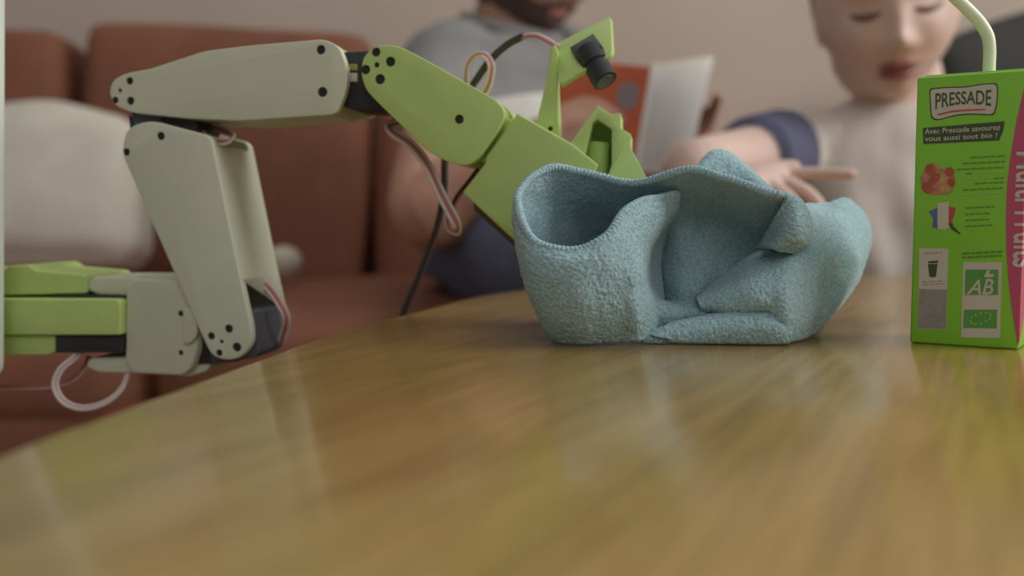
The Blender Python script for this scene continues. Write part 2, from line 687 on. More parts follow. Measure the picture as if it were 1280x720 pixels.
class Head:
    """a head in its own space: face to -y, up z, eyes at z=0; s scales an average 20 cm head"""
    def __init__(self, s, mtx, adult=False):
        self.s, self.m, self.adult = s, mtx, adult
        self.a, self.b, self.c = .0735, .092, .102
    def width(self, nz):
        if nz > -.15:
            return 1.0
        t = min(1, (-.15 - nz) / .85)
        return 1 - (.25 if self.adult else .30) * t ** 1.5
    def bump(self, x, z):
        ax = abs(x)
        h = .017 * gauss(x, z, 0, -.034, .0105, .011) + .009 * gauss(x, z, 0, -.016, .0085, .02)
        h += .005 * gauss(ax, z, .012, -.038, .007, .007)
        h -= .0085 * gauss(ax, z, .030, -.001, .014, .010)
        h += .005 * gauss(ax, z, .028, -.002, .010, .006)
        h += .005 * gauss(ax, z, .026, .020, .022, .008)
        h += .006 * gauss(ax, z, .040, -.032, .020, .018)
        h += .007 * gauss(x, z, 0, -.058, .018, .0055)
        h += .007 * gauss(x, z, 0, -.068, .015, .0055)
        h -= .004 * gauss(x, z, 0, -.0630, .020, .002)
        h += .011 * gauss(x, z, 0, -.088, .018, .013)
        return h
    def local(self, x, z, off=0):
        nz = z / self.c
        nx = x / (self.a * self.width(nz))
        ny = math.sqrt(max(.0, 1 - nx * nx - nz * nz))
        return Vector((x, -self.b * ny - self.bump(x, z) * min(1, ny * 2) - off, z))
    def pt(self, x, z, off=0):
        return self.m @ (self.local(x, z, off) * self.s)
    def shell(self, grow=0, keep=None, nu=96, nv=72):
        vs, fs = [], []
        ok = []
        for i in range(nv + 1):
            t = math.pi * i / nv
            for j in range(nu):
                u = 2 * math.pi * j / nu
                d = Vector((math.sin(t) * math.cos(u), math.sin(t) * math.sin(u), math.cos(t)))
                wd = self.width(d.z)
                p = Vector((self.a * wd * d.x, self.b * d.y * (1.0 if d.y < 0 else 1.02), self.c * d.z))
                if d.z < -.3 and d.y > 0:
                    p.y *= 1 - .35 * min(1, (-.3 - d.z) / .6)
                if d.y < 0:
                    p.y -= self.bump(p.x, p.z) * min(1, -d.y * 2)
                g = grow(p, d) if callable(grow) else grow
                p = p + Vector((d.x / self.a, d.y / self.b, d.z / self.c)).normalized() * g
                vs.append(self.m @ (p * self.s))
                ok.append(keep(p, d) if keep else True)
        for i in range(nv):
            for j in range(nu):
                j2 = (j + 1) % nu
                q = (i * nu + j, i * nu + j2, (i + 1) * nu + j2, (i + 1) * nu + j)
                if all(ok[k] for k in q):
                    fs.append(q)
        return vs, fs

def skull(mb, hd):
    vs, fs = hd.shell()
    mb.add(vs, fs)
    for sx in (-1, 1):     # ears
        M3 = hd.m.to_3x3() @ Matrix.Rotation(sx * .35, 3, 'Z')
        s = hd.s
        mb.add(*ellipsoid(hd.m @ (Vector((sx * .064, .040, -.006)) * s), .008 * s, .017 * s, .029 * s, M3))
        pts = [hd.m @ (Vector((sx * (.068 + .003 * math.sin(a)), .044 + .016 * math.cos(a), -.010 + .028 * math.sin(a))) * s) for a in np.linspace(-1.9, 3.6, 9)]
        mb.add(*tube(pts, .005 * s, 8, 4))

def solid_patch(hd, keep, grow, name, m, parent, thick=.004):
    """a thin piece of hair on the head"""
    vs, fs = hd.shell(grow, keep)
    o = MB().add(vs, fs).build(name, m, parent, 'all')
    bm = bmesh.new()
    bm.from_mesh(o.data)
    bmesh.ops.remove_doubles(bm, verts=bm.verts, dist=1e-5)
    loose = [v for v in bm.verts if not v.link_faces]
    bmesh.ops.delete(bm, geom=loose, context='VERTS')
    bm.to_mesh(o.data)
    bm.free()
    s = o.modifiers.new('s', 'SOLIDIFY')
    s.thickness = thick
    s.offset = -1
    bake(o)
    shade(o, 'all')
    return o

def finger(mb, base, d, side_up, lens, r, curl):
    """one finger as a bent tapering chain; d = pointing direction, curl = bend per joint"""
    p = Vector(base)
    dv = Vector(d).normalized()
    ax = dv.cross(Vector(side_up)).normalized()
    pts = [p - dv * .012, p.copy()]
    rr = [r * 1.05, r]
    for k, l in enumerate(lens):
        dv = Quaternion(ax, -curl) @ dv
        p = p + dv * l
        pts.append(p.copy())
        rr.append(r * (1 - .09 * (k + 1)))
    mb.add(*tube(pts, rr, 10, 4))
    return pts

def hand(mb, wrist, d, up, s, curls, spread=.16, thumb=(1, .5)):
    """palm, four fingers and a thumb; d points along the hand, up is the back of the hand; s=1 adult"""
    wrist = Vector(wrist)
    d = Vector(d).normalized()
    up = Vector(up)
    up = (up - d * up.dot(d)).normalized()
    side = d.cross(up)
    B = Matrix((side, d, up)).transposed()
    L = .088 * s
    mb.add(*soft_box(wrist + d * (L * .52), .076 * s, L * 1.1, .026 * s, .012 * s, B, 6, .003 * s))
    mb.add(*tube([wrist - d * .02 * s, wrist + d * .03 * s], [.024 * s, .026 * s], 12, 3, squash=[(1, .8)] * 2))
    tips = []
    for k, (off, ln) in enumerate(((-.030, .92), (-.010, 1.04), (.010, 1.0), (.029, .80))):
        b = wrist + d * (L * (1.0 - .06 * abs(k - 1.3))) + side * off * s
        dv = d + side * (off / .03 * spread)
        lens = [.040 * s * ln, .026 * s * ln, .021 * s * ln]
        tips.append(finger(mb, b, dv, up, lens, .0088 * s, curls[k]))
    tb = wrist + d * L * .28 - side * .034 * s - up * .004 * s
    td = (d * .75 - side * thumb[0] - up * thumb[1])
    tips.append(finger(mb, tb, td, up, [.036 * s, .028 * s], .0105 * s, .25))
    return tips

def ellipse_loft(rows, n=28):
    """rows = (centre, x axis vector, y axis vector) ellipses"""
    vs, fs = [], []
    for c, ax, ay in rows:
        c, ax, ay = Vector(c), Vector(ax), Vector(ay)
        for j in range(n):
            a = 2 * math.pi * j / n
            vs.append(c + ax * math.cos(a) + ay * math.sin(a))
    for i in range(len(rows) - 1):
        for j in range(n):
            j2 = (j + 1) % n
            fs.append((i * n + j, i * n + j2, (i + 1) * n + j2, (i + 1) * n + j))
    fs.append(tuple(range(n)))
    fs.append(tuple((len(rows) - 1) * n + j for j in range(n)))
    return vs, fs

def smooth_rows(rows, res=5):
    d = np.array([list(c) + list(a) + list(b) for c, a, b in rows], float)
    s = catmull(d, res)
    return [(q[:3], q[3:6], q[6:9]) for q in s]

# ---- the child, kneeling behind the table
def build_child():
    hc = P(1108, 2, 1.085)
    Hm = Matrix.Translation(hc) @ Matrix.Rotation(math.radians(-14), 4, 'Z') @ Matrix.Rotation(math.radians(-6), 4, 'Y') @ Matrix.Rotation(math.radians(14), 4, 'X')
    hd = Head(.985, Hm)
    root = empty('person', (hc.x, 1.16, 0), 'child in a white shirt with navy sleeves leaning over the table, one hand stretched out', 'person')
    body = MB()
    skull(body, hd)
    neck0 = P(1124, 120, 1.135)
    body.add(*tube([hc + Vector((.002, .03, -.05)), neck0 + Vector((0, .005, .02)), neck0 + Vector((0, .01, -.03))], [.048, .046, .055], 20, 5))
    shz = neck0.z - .046
    cx = neck0.x + .012
    Y = 1.15
    def tor(g, bottom):
        rows = [((cx, Y + .0, shz + .045), (.050 + g, 0, 0), (0, .045 + g, 0)),
                ((cx, Y + .0, shz + .022), (.098 + g, 0, 0), (0, .056 + g, 0)),
                ((cx, Y, shz - .015), (.125 + g, 0, 0), (0, .070 + g, 0)),
                ((cx, Y - .004, shz - .09), (.118 + g, 0, 0), (0, .080 + g, 0)),
                ((cx, Y, shz - .20), (.108 + g, 0, 0), (0, .080 + g, 0)),
                ((cx, Y + .01, bottom), (.118 + g, 0, 0), (0, .088 + g, 0))]
        return ellipse_loft(smooth_rows(rows))
    body.add(*tor(0, .25))
    # arm towards the left of the picture, bent, hand pointing back to the right
    S1 = Vector((cx - .118, Y - .01, shz - .01))
    E1 = P(872, 212, .985)
    W1 = P(882, 225, .89)
    body.add(*tube([S1 + Vector((.03, 0, 0)), S1, S1.lerp(E1, .5), E1, E1.lerp(W1, .35), W1], [.036, .037, .033, .030, .031, .022], 16, 6))
    tips = []
    hand(body, W1, Vector((.68, -.72, -.01)), Vector((.05, -.35, 1)), .74, (.03, .45, .55, .60), .20, (.8, -.5))
    # other arm hangs down beside the body and rests on the thigh
    S2 = Vector((cx + .118, Y - .01, shz - .01))
    E2 = Vector((cx + .165, Y + .01, shz - .20))
    W2 = Vector((cx + .13, Y - .12, shz - .28))
    body.add(*tube([S2 - Vector((.03, 0, 0)), S2, S2.lerp(E2, .5), E2, E2.lerp(W2, .4), W2], [.040, .042, .036, .030, .031, .022], 16, 6))
    hand(body, W2, Vector((-.3, -.9, -.35)), Vector((0, -.2, 1)), .72, (.25, .28, .3, .34), .1)
    for sx in (-1, 1):
        hp = Vector((cx + sx * .06, Y + .02, .24))
        kn = Vector((cx + sx * .09, Y - .20, .075))
        an = Vector((cx + sx * .08, Y + .10, .05))
        body.add(*tube([hp, hp.lerp(kn, .5), kn], [.072, .064, .050], 16, 6))
        body.add(*tube([kn, kn.lerp(an, .35), an], [.048, .047, .030], 16, 6))
        body.add(*tube([an, an + Vector((0, .06, -.012)), an + Vector((0, .12, -.018))], [.030, .028, .018], 12, 5))
    b = body.build('body', M_skin_b, root)
    remesh(b, .0026, 3)
    # features
    for sx in (-1, 1):
        e = [hd.pt(sx * .030 + q * .0135, -.004 - .0035 * (1 - q * q), .0012) for q in np.linspace(-1, 1, 7)]
        MB().add(*tube(e, [.0008, .0024, .0031, .0033, .0031, .0024, .0008], 8, 4)).build('eyelash', M_lash, root, 'all')
        e = [hd.pt(sx * .030 + q * .011, -.0075, .0004) for q in np.linspace(-1, 1, 5)]
        MB().add(*tube(e, [.0008, .002, .0023, .002, .0008], 8, 4)).build('eye', M_eyew, root, 'all')
        e = [hd.pt(sx * (.030 + q * .016), .0195 - .004 * q * q, .0005) for q in np.linspace(-1, 1, 7)]
        MB().add(*tube(e, [.001, .0026, .003, .003, .0026, .002, .001], 8, 4)).build('eyebrow', M_hair_b, root, 'all')
    for zz, dz, rr in ((-.0580, .0026, .0036), (-.0675, -.0032, .0043)):
        e = [hd.pt(q * .021, zz + dz * (1 - q * q) * (.6 if abs(q) > .1 or dz < 0 else .2), -.0012) for q in np.linspace(-1, 1, 9)]
        MB().add(*tube(e, [.0008, rr * .7, rr, rr * 1.1, rr * 1.05, rr * 1.1, rr, rr * .7, .0008], 10, 4)).build('lip', M_lip, root, 'all')
    e = [hd.pt(q * .019, -.0625, .0008) for q in np.linspace(-1, 1, 7)]
    MB().add(*tube(e, [.0006, .0026, .0036, .0040, .0036, .0026, .0006], 8, 4)).build('mouth_opening', M_lash, root, 'all')
    o = solid_patch(hd, lambda p, d: p.z > (.050 - .09 * max(0, d.y + .25) if d.y > -.9 else .052), lambda p, d: .007 + .002 * math.sin(9 * d.x + 4 * d.y), 'hair', M_hair_b, root, .006)
    soft_noise(o, 60, .003)
    # shirt
    sh = MB().add(*tor(.009, .27))
    sh.add(*tube([S1 + Vector((.03, 0, 0)), S1, S1.lerp(E1, .24)], [.046, .046, .043], 18, 5, caps=False))
    sh.add(*tube([S2 - Vector((.03, 0, 0)), S2, S2.lerp(E2, .29)], [.046, .046, .043], 18, 5, caps=False))
    so = sh.build('shirt', M_shirt_w, root)
    remesh(so, .004, 4)
    me = so.data
    co = np.empty(len(me.vertices) * 3)
    me.vertices.foreach_get('co', co)
    co = co.reshape(-1, 3)
    no = np.empty(len(me.vertices) * 3)
    me.vertices.foreach_get('normal', no)
    no = no.reshape(-1, 3)
    wv = np.sin(co[:, 0] * 95 + co[:, 2] * 22 + 2 * vnoise(co * 9)) * .0035 * np.clip((shz - .02 - co[:, 2]) / .08, 0, 1)
    co = co + no * (wv + vnoise(co * 22) * .003)[:, None]
    me.vertices.foreach_set('co', co.ravel())
    me.update()
    col = [neck0 + Vector((.052 * math.cos(a), .012 - .050 * math.sin(a), -.018 - .014 * math.sin(a))) for a in np.linspace(0, 2 * math.pi, 25)]
    MB().add(*tube(col, .0062, 8, 2)).build('collar', M_shirt_w, so, 'all')
    for S, E, f in ((S1, E1, .50), (S2, E2, .55)):
        sl = MB().add(*tube([S.lerp(E, f - .28), S.lerp(E, f - .14), S.lerp(E, f)], [.045, .043, .043], 20, 6, caps=False)).build('sleeve', M_navy, so, 'all')
        soft_noise(sl, 30, .003)
    tr = MB()
    for sx in (-1, 1):
        hp = Vector((cx + sx * .06, Y + .02, .24))
        kn = Vector((cx + sx * .09, Y - .20, .075))
        tr.add(*tube([hp, hp.lerp(kn, .5), hp.lerp(kn, .8)], [.084, .076, .068], 18, 6))
    tr.add(*ellipse_loft([((cx, Y + .01, .30), (.124, 0, 0), (0, .094, 0)), ((cx, Y + .01, .20), (.13, 0, 0), (0, .1, 0))]))
    to = tr.build('shorts', M_jeans, root)
    remesh(to, .005, 4)
build_child()

# ---- the man on the sofa, turned to the right of the picture, reading
def build_man():
    chin = P(704, 30, 1.50)
    hc = chin + Vector((-.050, .055, .105))
    yaw = math.radians(48)
    Hm = Matrix.Translation(hc) @ Matrix.Rotation(yaw, 4, 'Z') @ Matrix.Rotation(math.radians(17), 4, 'X')
    hd = Head(1.10, Hm, True)
    root = empty('person', (.0, 1.5, 0), 'bearded man in a grey shirt reading on the sofa', 'person')
    body = MB()
    skull(body, hd)
    S1 = P(566, 98, 1.50)                       # near shoulder
    S2 = P(705, 95, 1.68)
    mid = S1.lerp(S2, .5)
    nk = mid + Vector((.0, .0, .055))
    body.add(*tube([hc + Vector((-.012, .018, -.05)), nk.lerp(hc, .42) + Vector((-.008, .0, -.01)), nk + Vector((0, 0, -.02))], [.058, .058, .066], 22, 6))
    hip = P(668, 308, 1.50)
    hip.z = SEAT + .085
    ax = (S2 - S1).normalized()
    ax.z = 0
    ax.normalize()
    fw = Vector((ax.y, -ax.x, 0)).normalized()
    if fw.y > 0:
        fw = -fw
    def tor(g, t1=1.0):
        rows = []
        for t, hw, dp in ((-.16, .075, .06), (-.09, .135, .075), (.0, .170, .095), (.22, .175, .115), (.5, .160, .115), (.75, .155, .115), (1.0, .165, .115)):
            if t > t1: break
            c = mid.lerp(hip, t) + Vector((0, 0, .0))
            rows.append((c, ax * (hw + g), (fw + Vector((0, 0, .35))).normalized() * (dp + g)))
        return ellipse_loft(smooth_rows(rows))
    body.add(*tor(0))
    E1 = P(535, 262, 1.29)
    W1 = P(688, 172, 1.235)
    body.add(*tube([S1 + ax * .04, S1, S1.lerp(E1, .5), E1, E1.lerp(W1, .3), W1], [.062, .062, .054, .050, .048, .029], 20, 6))
    hand(body, W1, P(738, 150, 1.235) - W1, Vector((-.25, -.75, .6)), 1.0, (.28, .32, .36, .42), .08, (.6, .5))
    W2 = P(835, 225, 1.42)
    E2 = P(770, 235, 1.52)
    body.add(*tube([S2 - ax * .04, S2, S2.lerp(E2, .5), E2, E2.lerp(W2, .3), W2], [.062, .062, .052, .044, .045, .029], 20, 6))
    hand(body, W2, P(845, 190, 1.40) - W2, Vector((.3, .95, .2)), 1.0, (.3, .34, .38, .44), .08, (.6, .5))
    K1 = P(735, 262, 1.10)
    K2 = P(800, 262, 1.16)
    hips = (hip - ax * .085, hip + ax * .085)
    feet = (Vector((K1.x + .03, 1.08, .05)), Vector((K2.x + .10, 1.10, .05)))
    for h, k, f in zip(hips, (K1, K2), feet):
        k.z = SEAT + .06
        body.add(*tube([h, h.lerp(k, .5), k], [.085, .074, .054], 20, 6))
        body.add(*tube([k, k.lerp(f, .35), f], [.052, .052, .034], 18, 6))
        body.add(*tube([f, f + Vector((.02, -.07, -.012)), f + Vector((.03, -.15, -.02))], [.036, .034, .022], 12, 5))
    b = body.build('body', M_skin_m, root)
    remesh(b, .0036, 3)
    for sx in (-1, 1):
        e = [hd.pt(sx * .030 + q * .0135, -.004 - .003 * (1 - q * q), .0012) for q in np.linspace(-1, 1, 7)]
        MB().add(*tube([p for p in e], [.0008, .0022, .003, .003, .003, .0022, .0008], 8, 4)).build('eyelash', M_hair_m, root, 'all')
        e = [hd.pt(sx * (.030 + q * .017), .020 - .004 * q * q, .001) for q in np.linspace(-1, 1, 7)]
        MB().add(*tube(e, [.001, .003, .004, .004, .0035, .003, .001], 8, 4)).build('eyebrow', M_hair_m, root, 'all')
    e = [hd.pt(q * .018, -.062, .0) for q in np.linspace(-1, 1, 7)]
    MB().add(*tube(e, [.001, .0035, .005, .0055, .005, .0035, .001], 8, 4)).build('lip', M_lip, root, 'all')
    def beard(p, d):
        ax_ = abs(p.x)
        if d.y > .35: return False
        if ax_ < .017 and -.070 < p.z < -.056: return False
        return p.z < -.066 or (p.z < -.047 and ax_ < .03) or (ax_ > .045 and p.z < -.01 and d.y > -.75) or (p.z < -.05 and ax_ > .03)
    o = solid_patch(hd, beard, .003, 'beard', M_hair_m, root, .005)
    soft_noise(o, 70, .003)
    o = solid_patch(hd, lambda p, d: p.z > .058 or (d.y > -.15 and p.z > .01) or (d.y > .35 and p.z > -.062), lambda p, d: .010, 'hair', M_hair_m, root, .008)
    soft_noise(o, 50, .004)
    sh = MB().add(*tor(.014))
    for S, E in ((S1, E1), (S2, E2)):
        inw = ax * (.04 if S is S1 else -.04)
        sh.add(*tube([S + inw, S, S.lerp(E, .3), S.lerp(E, .42)], [.076, .078, .072, .070], 22, 6, caps=False))
    so = sh.build('shirt', M_grey, root)
    remesh(so, .006, 4)
    soft_noise(so, 18, .008)
    col = [nk + (ax * math.cos(a) + fw * math.sin(a)) * .072 + Vector((0, 0, .018 - .022 * math.sin(a))) for a in np.linspace(0, 2 * math.pi, 25)]
    MB().add(*tube(col, .010, 10, 2)).build('collar', M_grey, so, 'all')
    # pale band round the belly of the shirt
    rows = []
    for t in (.34, .44, .54):
        c = mid.lerp(hip, t)
        rows.append((c, ax * (.166 + .022), (fw + Vector((0, 0, .35))).normalized() * (.115 + .022)))
    MB().add(*ellipse_loft(smooth_rows(rows), 40)).build('pale_band', M_pale, so, 'all')
    tr = MB()
    for h, k, f in zip(hips, (K1, K2), feet):
        tr.add(*tube([h, h.lerp(k, .5), k], [.100, .088, .068], 20, 6))
        tr.add(*tube([k, k.lerp(f, .35), k.lerp(f, .85)], [.066, .066, .052], 18, 6))
    tr.add(*ellipse_loft([(hip + Vector((0, 0, .06)), ax * .182, fw * .132), (hip - Vector((0, 0, .05)), ax * .185, fw * .135)]))
    to = tr.build('jeans', M_jeans, root)
    remesh(to, .006, 4)
    soft_noise(to, 14, .006)
build_man()

# ---- the book
def build_book():
    base = P(800, 212, 1.20)
    root = empty('picture_book', base, 'open picture book with an orange cover and a white page, held by the man', 'book')
    # spine line and outer edges of both halves; covers face the camera
    s0, s1 = P(796, 214, 1.185), P(818, 84, 1.20)
    l0, l1 = P(676, 200, 1.26), P(694, 72, 1.275)
    r0, r1 = P(858, 222, 1.245), P(892, 74, 1.26)
    def slab(a, b, c, d, off0, off1):
        nrm = (b - a).cross(d - a).normalized()
        if nrm.y > 0: nrm = -nrm
        f = [p - nrm * off0 for p in (a, b, c, d)]
        g = [p - nrm * off1 for p in (a, b, c, d)]
        return prism3(f, g)
    MB().add(*slab(l0, s0, s1, l1, 0, .003)).build('front_cover', M_book_o, root, False, bevel=.0008)
    MB().add(*slab(s0, r0, r1, s1, 0, .003)).build('back_cover', M_book_w, root, False, bevel=.0008)
    MB().add(*tube([s0, s1], [.004, .004], 12, 4)).build('spine', M_book_w, root)
    def inset(a, b, c, d, k):
        m = (a + b + c + d) / 4
        return [p.lerp(m, k) for p in (a, b, c, d)]
    MB().add(*slab(*inset(l0, s0, s1, l1, .02), .0032, .010)).build('pages', M_paper, root, False)
    MB().add(*slab(*[p + Vector((.003, 0, .005)) for p in (s0, r0, r1, s1)], .0032, .012)).build('pages', M_paper, root, False)
    # printed marks on the orange cover
    def q(u, v):
        return l0.lerp(s0, u).lerp(l1.lerp(s1, u), v)
    nrm = (s0 - l0).cross(l1 - l0).normalized()
    if nrm.y > 0: nrm = -nrm
    pts = [q(.79 + .11 * math.cos(a), .70 + .14 * math.sin(a)) for a in np.linspace(0, 2 * math.pi, 18)[:-1]]
    MB().add(*prism3([p + nrm * .0006 for p in pts], [p - nrm * .001 for p in pts])).build('cover_picture', M_book_g, root, False)
build_book()

# ------------------------------------------------------------------ robot arm
YAW = math.radians(8)
AU = Vector((math.cos(YAW), -math.sin(YAW), 0))
AN = Vector((-math.sin(YAW), -math.cos(YAW), 0))
A0 = P(250, 300, .572)
def A(px, py, wmm=0):
    """the point of the arm's vertical plane (shifted wmm towards the camera) seen at a pixel"""
    return onplane(px, py, A0 + AN * (wmm / 1000), AN)
arm = empty('robot_arm', A(-60, 443, 0), 'white and lime green printed robot arm reaching over the table to the blue cloth', 'robot arm', rotz=-YAW)

def slab_px(poly, w1, w2, r=6, seg=5):
    pts = round_poly(poly, r, seg) if r else [p[:2] for p in poly]
    a = [A(p[0], p[1], w1) for p in pts]
    b = [p + AN * ((w2 - w1) / 1000) for p in a]
    return prism3(a, b)

screw_mesh = {}
def holes(part, spots, wface, r=2.0, depth=2.5):
    """real holes with a dark screw head at the bottom of each; spots = (px, py, size)"""
    cm = MB()
    for px, py, s in spots:
        c = A(px, py, wface)
        rr = r * s / 1000
        ring0 = [c + AN * .002 + (AU * math.cos(a) + Vector((0, 0, 1)) * math.sin(a)) * rr for a in np.linspace(0, 2 * math.pi, 17)[:-1]]
        cm.add(*prism3(ring0, [p - AN * (.002 + depth / 1000) for p in ring0]))
    cut(part, cm)
    shade(part, True)
    for px, py, s in spots:
        c = A(px, py, wface) - AN * (depth / 1000 - .0002)
        rr = r * s * .97 / 1000
        key = round(rr, 6)
        if key not in screw_mesh:
            me = bpy.data.meshes.new('screw')
            k = 12
            vs = [(rr * math.cos(2 * math.pi * i / k), y, rr * math.sin(2 * math.pi * i / k)) for y in (0, -.0010) for i in range(k)]
            fs = [tuple(range(k)), tuple(range(2 * k - 1, k - 1, -1))] + [(i, (i + 1) % k, (i + 1) % k + k, i + k) for i in range(k)]
            me.from_pydata(vs, [], fs)
            me.materials.append(M_hole)
            screw_mesh[key] = me
        o = bpy.data.objects.new('screw', screw_mesh[key])
        COL.objects.link(o)
        o.parent = part
        o.location = chain(part).inverted() @ c

def link(name, slabs, m, bevel=.0018, parent=None):
    mb = MB()
    for s in slabs:
        mb.add(*slab_px(*s))
    return mb.build(name, m, parent or arm, True, bevel=bevel)

# base, lime green, behind the white panel
base = link('base', [([(-70, 338), (5, 338), (10, 332), (36, 331), (44, 338), (104, 343), (108, 348), (108, 367), (-70, 371)], 16, -34, 4)], M_green)
link('base_motor_holder', [([(-70, 373), (146, 374), (150, 378), (150, 419), (-70, 419)], 24, -24, 3)], M_green)
link('base_foot', [([(-70, 419), (69, 419), (69, 440), (60, 444), (-70, 444)], 20, -30, 3)], M_green)
link('base_motor', [([(69, 420), (153, 420), (153, 441), (69, 441)], 20, -20, 2)], M_black, .0008)
link('base_motor_top', [([(66, 367), (156, 369), (156, 425), (66, 425)], 16, -16, 2)], M_black, .0008)

# shoulder yoke, white
yoke = link('shoulder_yoke', [([(157, 368), (156, 356), (168, 348), (226, 351), (240, 366), (247, 400), (247, 438), (240, 460), (228, 470), (166, 467), (156, 455)], 18, -32, 6)], M_white)
link('yoke_top_plate', [([(108, 355), (116, 346), (175, 346), (175, 371), (122, 369), (110, 363)], 14, -30, 5)], M_white, parent=yoke)
link('yoke_bottom_plate', [([(106, 458), (112, 447), (175, 446), (175, 467), (122, 466)], 14, -30, 5)], M_white, parent=yoke)
link('yoke_tab', [([(225, 452), (255, 450), (264, 456), (258, 464), (236, 471), (222, 470)], 10, -20, 3)], M_white, .001, parent=yoke)
holes(yoke, [(226, 392, .9), (226, 441, .8)], 18, 1.9)
link('shoulder_motor', [([(235, 425), (290, 412), (298, 452), (240, 456)], 12, -20, 3)], M_black, .001)
link('shoulder_horn', [([(228, 382), (238, 384), (246, 398), (246, 420), (238, 430), (228, 430)], 21, 15, 5)], M_white, .001)

# upper arm: shell with a forked lower end
ua = link('upper_arm', [([(152, 192, 10), (157, 160, 16), (187, 150, 14), (264, 170, 8), (299, 340, 10), (314, 408, 8), (315, 430, 12), (302, 447, 12), (284, 451, 12), (264, 445, 12), (250, 415, 12)], 24, -32, 10)], M_white, None)
cut(ua, MB().add(*slab_px([(240, 350), (300, 350), (420, 352), (420, 520), (200, 520)], 18, -26, 0)))
cut(ua, MB().add(*slab_px([(150, 140), (300, 140), (270, 186), (165, 192)], 17, -25, 0)))
do_bevel(ua, .0034, 4)
shade(ua)
holes(ua, [(286, 411, 1.25), (264, 420, 1.1), (277, 427, .6), (296, 434, 1.35), (274, 441, 1.0), (201, 170, 1.2), (158, 190, 1.1)], 24, 1.9)
link('upper_arm_motor', [([(258, 398), (312, 386), (318, 390), (324, 440), (318, 448), (264, 454)], 14, -23, 3)], M_motor, .0014)

# elbow motor
link('elbow_motor', [([(160, 145), (243, 146), (247, 160), (232, 200), (168, 200)], 15, -15, 2)], M_black, .0008)
MB().add(*slab_px([(163, 132), (200, 140), (205, 165), (170, 172)], 16, -17, 4)).build('elbow_bracket', M_motor, arm)

# forearm
fa = link('forearm', [([(136, 118, 8), (140, 101, 10), (156, 92, 8), (188, 86, 4), (255, 64, 10), (312, 57, 10), (405, 49, 8), (424, 58, 8), (434, 84, 14), (433, 112, 14), (420, 143, 8), (300, 151, 6), (235, 148, 6), (165, 141, 8), (145, 133, 8)], 24, -24, 8)], M_white, None)
cut(fa, MB().add(*slab_px([(110, 152), (110, 90), (150, 110), (205, 132), (240, 156), (200, 175)], 17, -17, 0)))
cut(fa, MB().add(*slab_px([(415, 30), (480, 30), (480, 170), (415, 170)], 18, -18, 0)))
do_bevel(fa, .0036, 4)
shade(fa)
holes(fa, [(162, 101, 1.1), (150, 113, .6), (144, 125, 1.0), (163, 126, 1.2), (401, 62, 1.3), (403, 115, 1.4)], 24, 1.9)
link('forearm_lip', [([(395, 60), (436, 68), (452, 96), (448, 122), (468, 143), (460, 149), (395, 151)], -19, -25, 5)], M_white, .001, parent=fa)

# wrist motor
wm = link('wrist_motor', [([(412, 66), (478, 62), (500, 80), (500, 138), (440, 137), (418, 128)], 15, -17, 3)], M_black, .001)
link('connector', [([(436, 80), (446, 80), (446, 88), (436, 88)], 16.5, 14, 1)], M_yellow, .0003, parent=wm)
link('connector', [([(437, 91), (446, 91), (446, 102), (437, 102)], 16.5, 14, 1)], M_wire_w, .0003, parent=wm)

# wrist link, lime green
wl = link('wrist_link', [([(451, 92, 10), (454, 70, 12), (470, 57, 10), (494, 56, 12), (520, 68, 10), (622, 126, 12), (633, 142, 12), (622, 164, 10), (598, 198, 10), (584, 208, 12), (560, 203, 10), (536, 190, 10), (470, 126, 10), (457, 112, 10)], 25, -25, 10)], M_green, None)
cut(wl, MB().add(*slab_px([(430, 40), (500, 40), (512, 66), (500, 150), (430, 150)], 18, -18, 0)))
do_bevel(wl, .0032, 4)
shade(wl)
holes(wl, [(488, 77, 1.35), (470, 65, 1.25), (471, 81, .75), (457, 87, 1.3), (475, 99, 1.4), (574, 149, 1.25)], 25, 1.9)

# roll joint and gripper
link('wrist_neck', [([(625, 142), (652, 156), (620, 212), (594, 198)], 11, -17, 3)], M_green)
grip = link('gripper_body', [([(647, 141, 3), (716, 180, 3), (748, 206, 3), (735, 240, 3), (690, 268, 3), (660, 306, 3), (642, 300, 3), (578, 241, 3), (607, 203, 3), (607, 197, 2)], 21, -23, 3)], M_green, .0012)
link('gripper_motor', [([(592, 248), (650, 292), (668, 302), (662, 322), (640, 306), (592, 262)], 12, -22, 3)], M_brown, .0012)
jaw = link('gripper_jaw', [([(690, 212, 3), (746, 131, 3), (764, 143, 2), (776, 141, 2), (776, 160, 2), (789, 168, 2), (788, 184, 3), (808, 222, 4), (805, 246, 4), (760, 252, 4), (700, 244, 3)], 19, -14, 3)], M_green, None)
cut(jaw, MB().add(*slab_px([(740, 152), (746, 148), (764, 160), (764, 205), (752, 240), (722, 228)], 24, -4, 0)))
do_bevel(jaw, .001, 2)
shade(jaw)
pin0, pin1 = A(746, 222, 4), A(749, 178, 4)
MB().add(*tube([pin0, pin1], [.0058, .0058], 20, 4, caps=False)).build('pivot_pin', M_green, jaw)
link('moving_jaw', [([(700, 250), (760, 230), (800, 248), (790, 300), (760, 315), (730, 300)], -26, -36, 5)], M_green, .0015)

